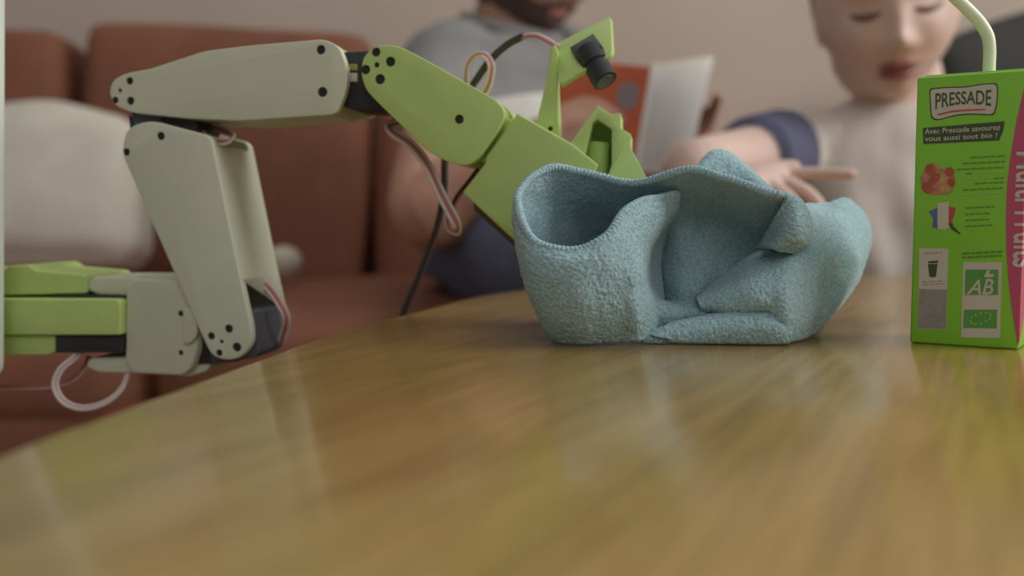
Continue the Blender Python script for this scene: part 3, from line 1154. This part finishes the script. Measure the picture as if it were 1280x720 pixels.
# wrist camera on its bracket
link('camera_bracket', [([(668, 164, 0), (683, 100, 8), (688, 60, 2), (694, 55, 2), (697, 66, 2), (696, 110, 6), (699, 170, 0), (690, 178, 0)], 8, -8, 2)], M_green, .001)
holes(bpy.data.objects['camera_bracket'], [(688, 161, .7)], 8, 1.9, 1.5)
q00, q01, q11, q10 = A(699, 106, 14), A(689, 57, -8), A(764, 20, -8), A(766, 66, 12)
pn = (q10 - q00).cross(q01 - q00).normalized()
if pn.y > 0: pn = -pn
qs = []
cc = (q00 + q01 + q11 + q10) / 4
e1 = (q10 - q00).normalized()
e2 = pn.cross(e1)
loop4 = [((p - cc).dot(e1) * 1000, (p - cc).dot(e2) * 1000) for p in (q00, q10, q11, q01)]
loop4 = round_poly(loop4, 3, 5)
fr = [cc + e1 * (p[0] / 1000) + e2 * (p[1] / 1000) for p in loop4]
plate = MB().add(*prism3(fr, [p - pn * .003 for p in fr])).build('camera_plate', M_green, arm, True, bevel=.0006)
lc = A(735, 64, 4)
lc = lc - pn * (lc - cc).dot(pn)
def plate_box(c, sx, sy, h0, h1, name, m, parent):
    R = Matrix((e1, e2, pn)).transposed()
    return MB().add(*box(c + pn * (h0 + h1) / 2, sx, sy, h1 - h0, R)).build(name, m, parent, True, bevel=.0005)
plate_box(lc, .014, .013, -.001, .003, 'camera_board', M_black, plate)
axis = (A(757, 102, 9) - A(737, 66, 4)).normalized()
axis = (axis + pn * .15).normalized()
tip = lc + axis * .021
lens = MB().add(*tube([lc, lc + axis * .010, lc + axis * .0101, tip], [.0074, .0074, .0066, .0066], 24, 3, caps=False)).build('camera_lens', M_black, arm)
MB().add(*tube([tip - axis * .001, tip + axis * .0008], [.0048, .0048], 20, 2, caps=False)).build('lens_glass', M_motor, lens)

# cables: flat bundles of thin wires
def cable(pts, mats, r, wdir=None, name='cable'):
    """each wire of a flat bundle is one sub-part of the first"""
    first = None
    pts = [Vector(p) for p in pts]
    k = len(mats)
    for i, m in enumerate(mats):
        off = (i - (k - 1) / 2) * r * 1.9
        q = []
        for j, p in enumerate(pts):
            tv = (pts[min(j + 1, len(pts) - 1)] - pts[max(j - 1, 0)])
            if wdir is None:
                sd = tv.cross(AN).normalized()
                sd = (sd + AN * .8).normalized()
            else:
                sd = Vector(wdir)
            q.append(p + sd * off)
        o = MB().add(*tube(q, r, 8, 6)).build(name if first is None else 'wire', m, arm if first is None else first, 'all')
        first = first or o
    return first
W3 = [M_wire_w, M_wire_r, M_wire_w]
cable([A(104, 436, 14), A(92, 448, 18), A(76, 462, 21), A(69, 482, 22), A(80, 502, 22), A(104, 510, 22), A(132, 503, 20), A(152, 486, 16), A(161, 464, 10)], [M_wire_w, M_wire_w], .0011)
cable([A(112, 446, 0), A(104, 462, 2), A(88, 476, 2), A(60, 483, 2), A(20, 484, 0), A(-60, 484, -5)], [M_wire_w, M_wire_r], .0009)
cable([A(247, 152, 2), A(250, 166, 8), A(264, 175, 12), A(283, 177, 14), A(292, 171, 12), A(284, 164, 4), A(266, 158, -2)], W3, .0009)
cable([A(318, 348, -8), A(334, 358, -6), A(350, 380, -4), A(358, 400, -6), A(352, 426, -12)], W3, .0009)
cable([A(502, 152, -4), A(487, 157, 2), A(492, 166, 6), A(515, 182, 8), A(535, 208, 10), A(553, 246, 12), A(570, 278, 12), A(571, 289, 8), A(562, 284, 0), A(560, 264, -8)], W3, .00105)
cable([A(598, 212, -14), A(586, 228, -16), A(572, 246, -20), A(560, 270, -24)], [M_wire_r, M_wire_k], .0009)
# loop above the wrist and the camera wires
cable([A(583, 106, -20), A(584, 84, -18), A(594, 70, -16), A(606, 69, -14), A(614, 82, -14), A(611, 104, -18), A(604, 118, -22)], W3, .0008)
cable([A(641, 53, -16), A(654, 46, -12), A(670, 44, -8), A(684, 50, -6), A(697, 58, -5)], [M_wire_w, M_wire_r], .0008)
cable([A(652, 46, -13), A(634, 56, -16), A(614, 74, -18), A(598, 96, -22), A(576, 130, -34), A(560, 170, -40), A(556, 205, -42), A(555, 240, -46), A(546, 285, -54), A(526, 340, -68), A(504, 392, -84), A(490, 440, -96), A(480, 520, -110)], [M_usb], .0021, name='camera_cable')

# white upright panel that carries the arm, at the left edge
panel = empty('mount_panel', (A(-75, 300, 60).x, A(-75, 300, 60).y, 0), 'white upright panel with rounded corners at the left edge of the picture', 'panel', rotz=-YAW)
MB().add(*slab_px([(-150, -60), (-9, -60), (-10, 478), (-150, 478)], 46, 34, 22)).build('board', M_panel, panel, True, bevel=.003)
MB().add(*slab_px([(-72, 372), (-52, 372), (-52, 450), (-72, 450)], 34, 25, 2)).build('mounting_block', M_panel, panel, True, bevel=.001)
for px in (-130, -50):
    t = A(px, 440, 40)
    MB().add(*tube([t, Vector((t.x, t.y, .012))], [.012, .012], 14, 4)).build('leg', M_panel, panel)
    MB().add(*soft_box((t.x, t.y, .010), .10, .24, .02, .008)).build('foot', M_panel, panel)

# ------------------------------------------------------------------ juice carton
b0, b1 = T(1137, 428.5), T(1273, 437.5)
FU = (b1 - b0)
CW = FU.length
FU.normalize()
FN = Vector((FU.y, -FU.x, 0))
if FN.y > 0: FN = -FN
CD, CH = .0375, .1192
def F(px, py):
    q = onplane(px, py, b0, FN) - b0
    return q.dot(FU), q.z
def FW(u, v, off=0.0):
    """a spot on the front (or, past the corner, on the right-hand side) of the carton"""
    if u <= CW:
        return b0 + FU * u + Vector((0, 0, v)) + FN * off
    return b1 - FN * (u - CW) + Vector((0, 0, v)) + FU * off
cc_ = (b0 + b1) / 2 - FN * CD / 2
carton = empty('juice_carton', (cc_.x, cc_.y, TZ), 'bright green fruit juice carton with a magenta edge, standing on the table', 'carton', rotz=math.atan2(FU.y, FU.x))
M_cgreen = mat('carton_green', C(106, 157, 42), .4, (30, .03, 2), coat=.15)
M_mag = mat('carton_magenta', C(152, 62, 88), .4, (30, .04, 2), coat=.15)
M_cwhite = mat('carton_white', C(160, 152, 140), .45)
M_cdark = mat('carton_dark_green', C(52, 66, 38), .45)
M_cmid = mat('carton_mid_green', C(74, 112, 40), .45)
M_clime = mat('carton_lime', C(126, 160, 70), .45)
M_eug = mat('carton_logo_green', C(72, 122, 58), .45)
M_cgrey = mat('carton_grey', C(118, 112, 108), .45, (400, .1, 2))
M_red = mat('carton_red', C(150, 60, 52), .45)
M_blue = mat('carton_blue', C(66, 84, 118), .45)
M_fruit1 = mat('carton_fruit_red', C(138, 70, 50), .45, (300, .2, 2))
M_fruit2 = mat('carton_fruit_tan', C(150, 118, 76), .45, (300, .2, 2))
M_pink = mat('carton_fruit_pink', C(150, 96, 78), .45, (300, .2, 2))
cb = MB()
cb.add(*box(cc_ + Vector((0, 0, CH / 2)), CW, CD, CH, Matrix((FU, -FN, Vector((0, 0, 1)))).transposed()))
cbo = cb.build('box', M_cgreen, carton, True, bevel=.0012)
# folded top: raised fin and the two ears
fin = MB().add(*box(cc_ + Vector((0, 0, CH + .0012)), CW * .98, .0075, .0022, Matrix((FU, -FN, Vector((0, 0, 1)))).transposed()))
fin.build('top_fin', M_cgreen, carton, True, bevel=.0004)
def decal(pts, name, m, parent, off=.00015, curve=False):
    """printed shape on the front, given by pixels"""
    uv = [F(*p[:2]) for p in pts]
    return decal_uv(uv, name, m, parent, off)
def decal_uv(uv, name, m, parent, off=.00015):
    a = [FW(u, v, off) for u, v in uv]
    mb = MB()
    if all(u <= CW for u, v in uv) or all(u >= CW for u, v in uv):
        nrm = FN if all(u <= CW for u, v in uv) else FU
        mb.add(*prism3(a, [p - nrm * (off + .0001) for p in a]))
    return mb.build(name, m, parent, False)
# magenta panel: front piece and its continuation round the corner
left = [(1284, 96), (1279, 115), (1271, 150), (1264, 190), (1259, 230), (1257.5, 270), (1258, 310), (1260, 345), (1264, 380), (1269, 412), (1272.5, 432)]
lv = [F(*p) for p in left]
lv = [(min(u, CW - .0002), v) for u, v in lv]
mfront = decal_uv(lv + [(CW - .0001, lv[-1][1]), (CW - .0001, lv[0][1])], 'magenta_panel', M_mag, carton)
decal_uv([(CW + .0001, .003)] + [(CW + .0001 + .026 * math.sin(math.pi * t) ** .6, .003 + t * (CH - .006)) for t in np.linspace(0.02, .98, 14)] + [(CW + .0001, CH - .003)], 'magenta_panel', M_mag, carton)

def text_mesh(s, shear=0.0):
    cu = bpy.data.curves.new('t', 'FONT')
    cu.body = s
    cu.size = 1
    cu.shear = shear
    cu.resolution_u = 3
    cu.offset = .012
    o = bpy.data.objects.new('t', cu)
    COL.objects.link(o)
    bpy.context.view_layer.update()
    me = bpy.data.meshes.new_from_object(o.evaluated_get(bpy.context.evaluated_depsgraph_get()))
    bpy.data.objects.remove(o)
    bpy.data.curves.remove(cu)
    co = np.array([v.co[:] for v in me.vertices])
    fs = [tuple(p.vertices) for p in me.polygons]
    bpy.data.meshes.remove(me)
    co = co[:, :2] - co[:, :2].min(0)
    return co / co.max(0), fs
def text_quad(s, quad, name, m, parent, off=.0003, warp=None, shear=0):
    """lettering stretched into a quad of pixels: bottom left, bottom right, top right, top left"""
    co, fs = text_mesh(s, shear)
    q = [np.array(F(*p)) for p in quad]
    vs = []
    for x, y in co:
        if warp:
            x, y = warp(x, y)
        uv = (q[0] * (1 - x) + q[1] * x) * (1 - y) + (q[3] * (1 - x) + q[2] * x) * y
        vs.append(FW(uv[0], uv[1], off))
    return MB().add(vs, fs).build(name, m, parent, False)

# brand badge with its wavy outline
def badge(g):
    return round_poly([(1163 - g, 112 - g, 5), (1185, 110 - g, 14), (1205, 110 - g, 14), (1228, 106 - g, 14), (1246 + g, 105 - g, 6), (1246 + g, 125, 10), (1242 + g, 143 + g, 6), (1215, 141.5 + g, 14), (1195, 143 + g, 14), (1172 - g, 149.5 + g, 6), (1165 - g, 146 + g, 4)], 5, 5)
bo = decal(badge(1.6), 'badge_outline', M_cdark, carton, .00012)
decal(badge(0), 'badge', M_cwhite, bo, .00022)
text_quad('PRESSADE', [(1169.5, 137), (1239, 133), (1239.5, 112), (1169.5, 116.5)], 'badge_lettering', M_cdark, bo, .00034, warp=lambda x, y: (x, y * (1 - .22 * math.sin(math.pi * x)) + .22 * math.sin(math.pi * x) * 1.0))
decal([(1172, 142.5), (1190, 138.5), (1205, 137), (1232, 136), (1232, 137.5), (1205, 139), (1190, 140.5), (1172, 144.5)], 'badge_underline', M_red, bo, .00034)
# dark slogan strip with two lines
st = decal([(1153.5, 160), (1256, 151.5), (1254, 164), (1250, 173), (1249.5, 175.5), (1154.5, 180)], 'slogan_strip', M_cdark, carton)
text_quad('Avec Pressade savourez', [(1156, 168), (1250, 162.5), (1251, 155.5), (1156, 161)], 'slogan_line', M_cwhite, st, .0003)
text_quad('vous aussi tout bio !', [(1156, 177), (1246, 172), (1247, 165.5), (1156, 170)], 'slogan_line', M_cwhite, st, .0003)
# rows of fine print, too small to read: word-long dashes
def fine(rows, m, h=1.6):
    for x0, x1, y in rows:
        x = x0
        rr = random.Random(int(x0 * 7 + y))
        mb = MB()
        while x < x1 - 2:
            l = min(rr.uniform(4, 10), x1 - x)
            sl = -.05
            uv = [F(x, y + h / 2 + sl * (x - x0)), F(x + l, y + h / 2 + sl * (x + l - x0)), F(x + l, y - h / 2 + sl * (x + l - x0)), F(x, y - h / 2 + sl * (x - x0))]
            a = [FW(u, v, .0002) for u, v in uv]
            mb.add(*prism3(a, [p - FN * .0002 for p in a]))
            x += l + 1.6
        mb.build('fine_print', m, carton, False)
fine([(1213, 1256, 197), (1204, 1256, 204.5), (1196, 1255, 212), (1208, 1216, 217), (1242, 1255, 223), (1218, 1255, 229.5), (1204, 1254, 237.5)], M_cmid)
fine([(1217, 1254, 216.5), (1206, 1240, 223.5), (1195, 1253, 243.5)], M_clime)
fine([(1207, 1243, 260), (1207, 1237, 268), (1207, 1236, 275.5), (1206, 1244, 283)], M_cmid)
fine([(1203, 1253, 317), (1203, 1253, 322)], M_cmid, 2.4)
# fruit picture
fr_ = MB
def disc(cx, cy, rx, ry, name, m, parent, off):
    return decal([(cx + rx * math.cos(a), cy + ry * math.sin(a)) for a in np.linspace(0, 2 * math.pi, 21)[:-1]], name, m, parent, off)
fp = decal(round_poly([(1150, 222), (1160, 206), (1168, 202), (1176, 212), (1190, 210), (1195, 226), (1190, 240), (1172, 244), (1155, 242)], 6), 'fruit_picture', M_pink, carton, .00015)
for k, (x, y, r, m) in enumerate([(1163, 212, 7, M_fruit1), (1180, 222, 8, M_fruit2), (1187, 215, 6, M_fruit1), (1160, 233, 8, M_fruit1), (1172, 233, 6, M_pink), (1183, 236, 7, M_fruit2), (1170, 222, 6, M_fruit1), (1189, 228, 5, M_fruit1), (1156, 224, 5, M_pink)]):
    disc(x, y, r, r, 'fruit', m, fp, .0002 + .00003 * k)
# map of France in three colours
fm = decal([(1172, 254), (1186, 252), (1187, 284), (1181, 287), (1172, 286)], 'map', M_cwhite, carton, .00016)
decal([(1161, 264), (1167, 262), (1172, 259), (1172, 286), (1165.5, 284), (1166.5, 273)], 'map_blue', M_blue, fm, .00016)
decal([(1186, 258), (1195, 260), (1193, 268), (1190, 276), (1191.5, 281), (1186, 283)], 'map_red', M_red, fm, .00016)
decal([(1186, 279), (1190, 279), (1192, 283), (1201, 292), (1199.5, 293), (1189, 286)], 'map_arrow', M_cdark, fm, .00022)
# recycling panel with a cup
rp = decal([(1149, 310), (1185.5, 311), (1183, 412), (1147.5, 411.5)], 'recycling_panel', M_cwhite, carton)
decal([(1149, 361), (1184, 362), (1182.6, 411), (1148, 410.5)], 'recycling_text', M_cgrey, rp, .00025)
decal([(1160, 330), (1172, 330), (1170, 346), (1164, 346.5), (1162, 346)], 'cup', M_cdark, rp, .00025)
decal([(1160.5, 326.5), (1173, 325.5), (1172, 329), (1160.5, 329)], 'cup_lid', M_cdark, rp, .00025)
fine([(1153, 1180, 352.5), (1155, 1178, 317), (1153, 1181, 356)], M_cgrey, 1.2)
# organic panel
op = decal([(1204, 327.5), (1252.5, 328), (1250, 422.5), (1201.5, 421.5)], 'organic_panel', M_cwhite, carton)
decal([(1207, 337), (1248, 337), (1247.5, 368.5), (1206, 368.5)], 'organic_square', M_eug, op, .00025)
text_quad('AB', [(1208, 368), (1242, 368.5), (1242, 348), (1213, 350)], 'organic_lettering', M_cwhite, op, .0004, shear=.2)
decal([(1230, 346), (1234, 338), (1238, 338), (1236, 342), (1243, 343), (1242, 346), (1236, 347)], 'organic_leaf', M_cwhite, op, .0004)
decal([(1205, 387), (1246.5, 387), (1246, 410.5), (1204, 410)], 'leaf_square', M_eug, op, .00025)
for k in range(12):
    a = 2 * math.pi * k / 12
    x, y = 1226 + 11 * math.cos(a) + 2 * math.cos(a), 398 - 6.2 * math.sin(a) - 3 * math.cos(a)
    disc(x, y, 1.2, 1.1, 'leaf_star', M_clime, op, .0004)
# vertical product name running down the magenta edge and round the corner
co, fs = text_mesh('Multi Fruits')
u0 = F(1268, 260)[0]
vtop, vbot = F(1272, 190)[1], F(1270, 334)[1]
bm = bmesh.new()
hgt = .0125
vv = [bm.verts.new((u0 + y * hgt, vtop + (vbot - vtop) * x, 0)) for x, y in co]
for f in fs:
    try: bm.faces.new([vv[i] for i in f])
    except ValueError: pass
bmesh.ops.bisect_plane(bm, geom=bm.verts[:] + bm.edges[:] + bm.faces[:], plane_co=(CW, 0, 0), plane_no=(1, 0, 0))
bm.verts.index_update()
mb = MB().add([FW(v.co.x, v.co.y, .0004) for v in bm.verts], [tuple(v.index for v in f.verts) for f in bm.faces])
bm.free()
mb.build('product_lettering', M_cwhite, mfront, False)

# straw
sb = cc_ + FU * .004 + Vector((0, 0, 0))
s_top = onplane(1236, 84, sb, Vector((0, 1, 0)))
yS = s_top.y
spts = [Vector((s_top.x, yS, TZ + .07)), P(1236.5, 84, yS), P(1237, 62, yS), P(1235, 46, yS), P(1227, 31, yS), P(1214, 16, yS), P(1193, -4, yS), P(1160, -36, yS)]
straw = MB().add(*tube(spts, .0027, 20, 10, caps=False)).build('drinking_straw', M_straw, None, 'all', origin=spts[1])
tag(straw, 'bent white drinking straw stuck in the green carton', 'straw')

# ------------------------------------------------------------------ the cloth
def sheet(cols, mb, rim=True, nu=22, nv=22, thick=.0034, amp=.00032):
    """cols = control columns of (px, py, depth), lofted into a thick terry sheet; returns the rim curve"""
    g = np.array([[list(P(*p)) for p in c] for c in cols])          # (ncol, nrow, 3)
    a = np.stack([catmull(g[:, j], nu) for j in range(g.shape[1])], 1)
    s = np.stack([catmull(a[i], nv) for i in range(a.shape[0])], 0)  # (U, V, 3)
    s[..., 2] = np.maximum(s[..., 2], TZ + .0024)
    du = np.gradient(s, axis=0)
    dv = np.gradient(s, axis=1)
    nr = np.cross(du, dv)
    nr /= np.linalg.norm(nr, axis=2, keepdims=True) + 1e-12
    mid = vnoise(s * 70) * .0011 + vnoise(s * 160 + 5) * .0003
    fine_ = vnoise(s * 850) * amp + vnoise(s * 1500 + 3) * amp * .6
    fine2 = vnoise(s * 850 + 31) * amp + vnoise(s * 1500 + 17) * amp * .6
    A_ = s + nr * (mid + thick / 2 + fine_)[..., None]
    B_ = s + nr * (mid - thick / 2 + fine2)[..., None]
    A_[..., 2] = np.maximum(A_[..., 2], TZ + .0004)
    B_[..., 2] = np.maximum(B_[..., 2], TZ + .0004)
    U, V = s.shape[:2]
    k = len(mb.v)
    mb.v += [Vector(p) for p in A_.reshape(-1, 3).tolist()] + [Vector(p) for p in B_.reshape(-1, 3).tolist()]
    ii, jj = np.meshgrid(np.arange(U - 1), np.arange(V - 1), indexing='ij')
    f = np.stack([ii * V + jj, (ii + 1) * V + jj, (ii + 1) * V + jj + 1, ii * V + jj + 1], -1).reshape(-1, 4)
    nA = U * V
    fa_ = (f + k).tolist()
    fb_ = (f[:, ::-1] + k + nA).tolist()
    mb.f += [tuple(q) for q in fa_] + [tuple(q) for q in fb_]
    def strip(idx):
        for p, q in zip(idx[:-1], idx[1:]):
            mb.f.append((k + p, k + q, k + nA + q, k + nA + p))
    strip([i * V for i in range(U)])
    strip([i * V + V - 1 for i in range(U)])
    strip([j for j in range(V)])
    strip([(U - 1) * V + j for j in range(V)])
    return (s[:, 0] + mid[:, :1] * nr[:, 0])

def build_cloth():
    c = T(860, 432)
    root = empty('cleaning_cloth', (c.x, c.y + .04, TZ), 'crumpled pale teal microfibre cloth lying on the table', 'cloth')
    mb = MB()
    # the cup on the left, the arch and the hollow: one long sheet along the hem
    cup = [
        [(838, 252, .525), (834, 280, .522), (826, 310, .518), (822, 345, .505), (826, 380, .492), (824, 405, .482)],
        [(846, 246, .500), (838, 272, .492), (816, 308, .484), (810, 350, .474), (819, 392, .466), (812, 421, .462)],
        [(845, 243, .484), (833, 269, .474), (807, 304, .462), (799, 346, .452), (801, 390, .451), (799, 425, .457)],
        [(826, 248, .472), (814, 268, .463), (799, 304, .454), (792, 346, .445), (793, 390, .446), (791, 427, .457)],
        [(803, 252, .462), (794, 276, .454), (785, 312, .447), (780, 350, .443), (780, 390, .446), (778, 429, .457)],
        [(780, 266, .452), (775, 292, .446), (770, 328, .442), (765, 366, .442), (764, 403, .447), (762, 430, .457)],
        [(757, 297, .444), (753, 316, .440), (749, 345, .439), (747, 380, .441), (747, 410, .447), (746, 431, .456)],
        [(714, 313, .442), (713, 331, .438), (713, 356, .438), (716, 386, .441), (720, 413, .447), (724, 431, .456)],
        [(668, 302, .447), (666, 320, .446), (667, 346, .447), (676, 378, .450), (690, 408, .456), (704, 428, .461)],
        [(650, 270, .459), (647, 288, .462), (651, 318, .466), (659, 352, .468), (673, 388, .470), (693, 419, .472)],
        [(652, 236, .474), (650, 260, .482), (654, 300, .488), (662, 345, .488), (677, 385, .488), (694, 412, .488)],
        [(688, 211, .488), (688, 240, .497), (690, 280, .502), (694, 320, .503), (698, 360, .503), (700, 402, .502)],
        [(722, 214, .492), (722, 245, .506), (723, 285, .528), (724, 325, .540), (725, 360, .542), (726, 388, .540)],
        [(756, 224, .490), (756, 250, .508), (757, 290, .534), (757, 330, .546), (756, 362, .548), (755, 386, .546)],
        [(798, 229, .483), (800, 252, .502), (802, 290, .526), (802, 330, .536), (802, 362, .534), (803, 390, .530)],
        [(838, 217, .473), (840, 240, .489), (842, 275, .505), (842, 315, .507), (838, 352, .497), (840, 390, .494)],
        [(870, 213, .467), (873, 240, .486), (876, 275, .504), (874, 315, .500), (870, 350, .489), (866, 388, .489)],
        [(901, 220, .463), (906, 245, .481), (909, 275, .499), (907, 310, .505), (902, 345, .500), (896, 380, .496)],
        [(932, 231, .459), (936, 254, .475), (938, 280, .492), (938, 306, .502), (932, 336, .504), (924, 366, .500)],
        [(958, 240, .456), (963, 258, .470), (962, 280, .486), (958, 302, .497), (950, 326, .500), (938, 346, .496)],
        [(980, 246, .455), (994, 252, .460), (996, 264, .472), (984, 290, .488), (966, 316, .498), (948, 338, .498)],
        [(974, 262, .459), (996, 262, .454), (1007, 270, .464), (994, 294, .486), (972, 316, .497), (952, 336, .498)],
        [(966, 280, .468), (992, 278, .451), (1010, 282, .461), (1002, 300, .482), (980, 318, .496), (955, 334, .498)],
        [(956, 297, .480), (984, 296, .453), (1005, 300, .459), (1002, 309, .478), (982, 322, .492), (958, 336, .497)],
        [(946, 311, .490), (968, 310, .461), (988, 314, .463), (988, 320, .478), (974, 328, .490), (955, 338, .496)],
    ]
    rim1 = sheet(cup, mb, nu=26, nv=26)
    # upper fold of the right-hand mass, running on to the right end
    right = [
        [(880, 372, .490), (874, 374, .478), (873, 378, .468), (877, 383, .465), (884, 387, .470), (884, 386, .482)],
        [(926, 330, .505), (910, 346, .484), (902, 362, .466), (905, 377, .459), (915, 389, .460), (920, 390, .474)],
        [(952, 308, .512), (940, 326, .487), (934, 345, .464), (937, 366, .454), (945, 385, .454), (950, 387, .470)],
        [(985, 284, .515), (972, 312, .487), (965, 336, .463), (964, 360, .453), (966, 383, .452), (968, 398, .458)],
        [(1004, 258, .522), (998, 288, .492), (990, 325, .465), (986, 360, .453), (982, 398, .450), (976, 434, .458)],
        [(1034, 257, .530), (1028, 278, .503), (1018, 316, .477), (1011, 358, .463), (1003, 396, .459), (991, 430, .463)],
        [(1058, 252, .540), (1056, 273, .517), (1048, 312, .494), (1038, 350, .481), (1024, 386, .474), (1005, 421, .470)],
        [(1074, 262, .552), (1077, 282, .533), (1073, 312, .514), (1063, 345, .501), (1046, 376, .491), (1018, 411, .482)],
        [(1080, 278, .566), (1086, 298, .552), (1081, 322, .541), (1067, 354, .531), (1046, 381, .521), (1018, 404, .512)],
        [(1066, 276, .585), (1076, 300, .580), (1072, 326, .572), (1058, 354, .562), (1038, 378, .550), (1010, 395, .535)],
        [(1030, 276, .590), (1036, 300, .592), (1036, 326, .588), (1026, 352, .580), (1010, 372, .570), (990, 388, .556)],
    ]
    rim2 = sheet(right, mb, nu=24, nv=24)
    # bottom roll below the crease
    roll = [
        [(800, 428, .470), (800, 424, .461), (803, 426, .457), (805, 430, .457), (805, 432, .460)],
        [(842, 411, .476), (842, 409, .461), (846, 416, .456), (848, 426, .455), (848, 433, .459)],
        [(884, 395, .478), (884, 398, .463), (890, 408, .455), (893, 422, .454), (892, 434, .458)],
        [(924, 388, .474), (925, 393, .459), (932, 406, .452), (935, 422, .452), (934, 436, .457)],
        [(956, 386, .468), (958, 392, .456), (965, 406, .450), (968, 422, .451), (966, 437, .457)],
        [(984, 388, .468), (986, 396, .458), (988, 408, .453), (986, 424, .453), (982, 436, .458)],
    ]
    sheet(roll, mb, nu=30, nv=24)
    # strip on the floor of the hollow
    strip = [
        [(806, 385, .500), (808, 366, .484), (812, 372, .472), (814, 392, .467), (810, 410, .470), (806, 420, .474)],
        [(826, 396, .500), (826, 379, .484), (832, 382, .472), (838, 394, .468), (832, 408, .471), (826, 418, .475)],
        [(852, 400, .500), (852, 382, .484), (858, 384, .473), (864, 391, .468), (860, 400, .470), (856, 412, .474)],
        [(880, 398, .500), (880, 377, .485), (886, 380, .475), (890, 388, .469), (888, 395, .469), (884, 404, .472)],
        [(910, 390, .502), (908, 364, .488), (912, 372, .480), (914, 384, .474), (912, 391, .472), (910, 398, .476)],
    ]
    sheet(strip, mb, nu=26, nv=24)
    # light edge of a layer that shows inside the hollow
    inner = [
        [(926, 340, .482), (924, 332, .486), (926, 334, .496)],
        [(940, 324, .478), (941, 320, .482), (944, 322, .492)],
        [(958, 317, .476), (961, 313, .480), (964, 316, .490)],
        [(976, 318, .478), (980, 315, .482), (982, 318, .490)],
    ]
    sheet(inner, mb, nu=20, nv=14)
    # the flap standing up behind, running down the back to the table
    back = [
        [(866, 245, .498), (862, 226, .506), (860, 232, .518), (852, 262, .538), (846, 300, .550), (844, 345, .552), (846, 384, .545)],
        [(878, 245, .500), (876, 209, .510), (874, 213, .526), (868, 244, .550), (864, 290, .566), (862, 340, .566), (864, 382, .555)],
        [(892, 245, .502), (893, 196, .514), (894, 202, .532), (892, 240, .558), (890, 290, .574), (888, 340, .574), (888, 380, .562)],
        [(908, 250, .502), (912, 199, .514), (916, 206, .532), (918, 245, .558), (918, 292, .576), (916, 340, .576), (914, 380, .565)],
        [(922, 258, .500), (930, 214, .510), (935, 222, .526), (942, 256, .552), (948, 298, .574), (948, 342, .578), (944, 380, .568)],
        [(938, 268, .496), (950, 232, .500), (958, 240, .516), (976, 270, .546), (986, 306, .572), (986, 346, .578), (980, 381, .570)],
        [(962, 280, .494), (974, 254, .494), (985, 262, .508), (1006, 286, .545), (1018, 316, .575), (1016, 350, .580), (1008, 383, .572)],
    ]
    sheet(back, mb, nu=22, nv=22)
    o = mb.build('fabric', M_terry, root, 'all')
    # overlocked hem: a thin cord with stitch ridges along the edge
    def hem(r, lo, hi, n_):
        q = r[lo:hi]
        seg = np.linalg.norm(np.diff(q, axis=0), axis=1)
        s = np.concatenate([[0], np.cumsum(seg)])
        L = s[-1]
        m = int(L / .00045)
        t = np.linspace(0, L, m)
        pts = np.stack([np.interp(t, s, q[:, i]) for i in range(3)], 1)
        for _ in range(3):
            pts[1:-1] = (pts[:-2] + 2 * pts[1:-1] + pts[2:]) / 4
        rad = .0020 + .00024 * np.sin(t * 2 * math.pi / .0019)
        return tube([Vector(p) for p in pts[::1]], list(rad), 10, 1)
    hm = MB().add(*hem(rim1, 30, 18 * 26 + 44, 0))
    ho = hm.build('hem', M_terry, root, 'all')
build_cloth()
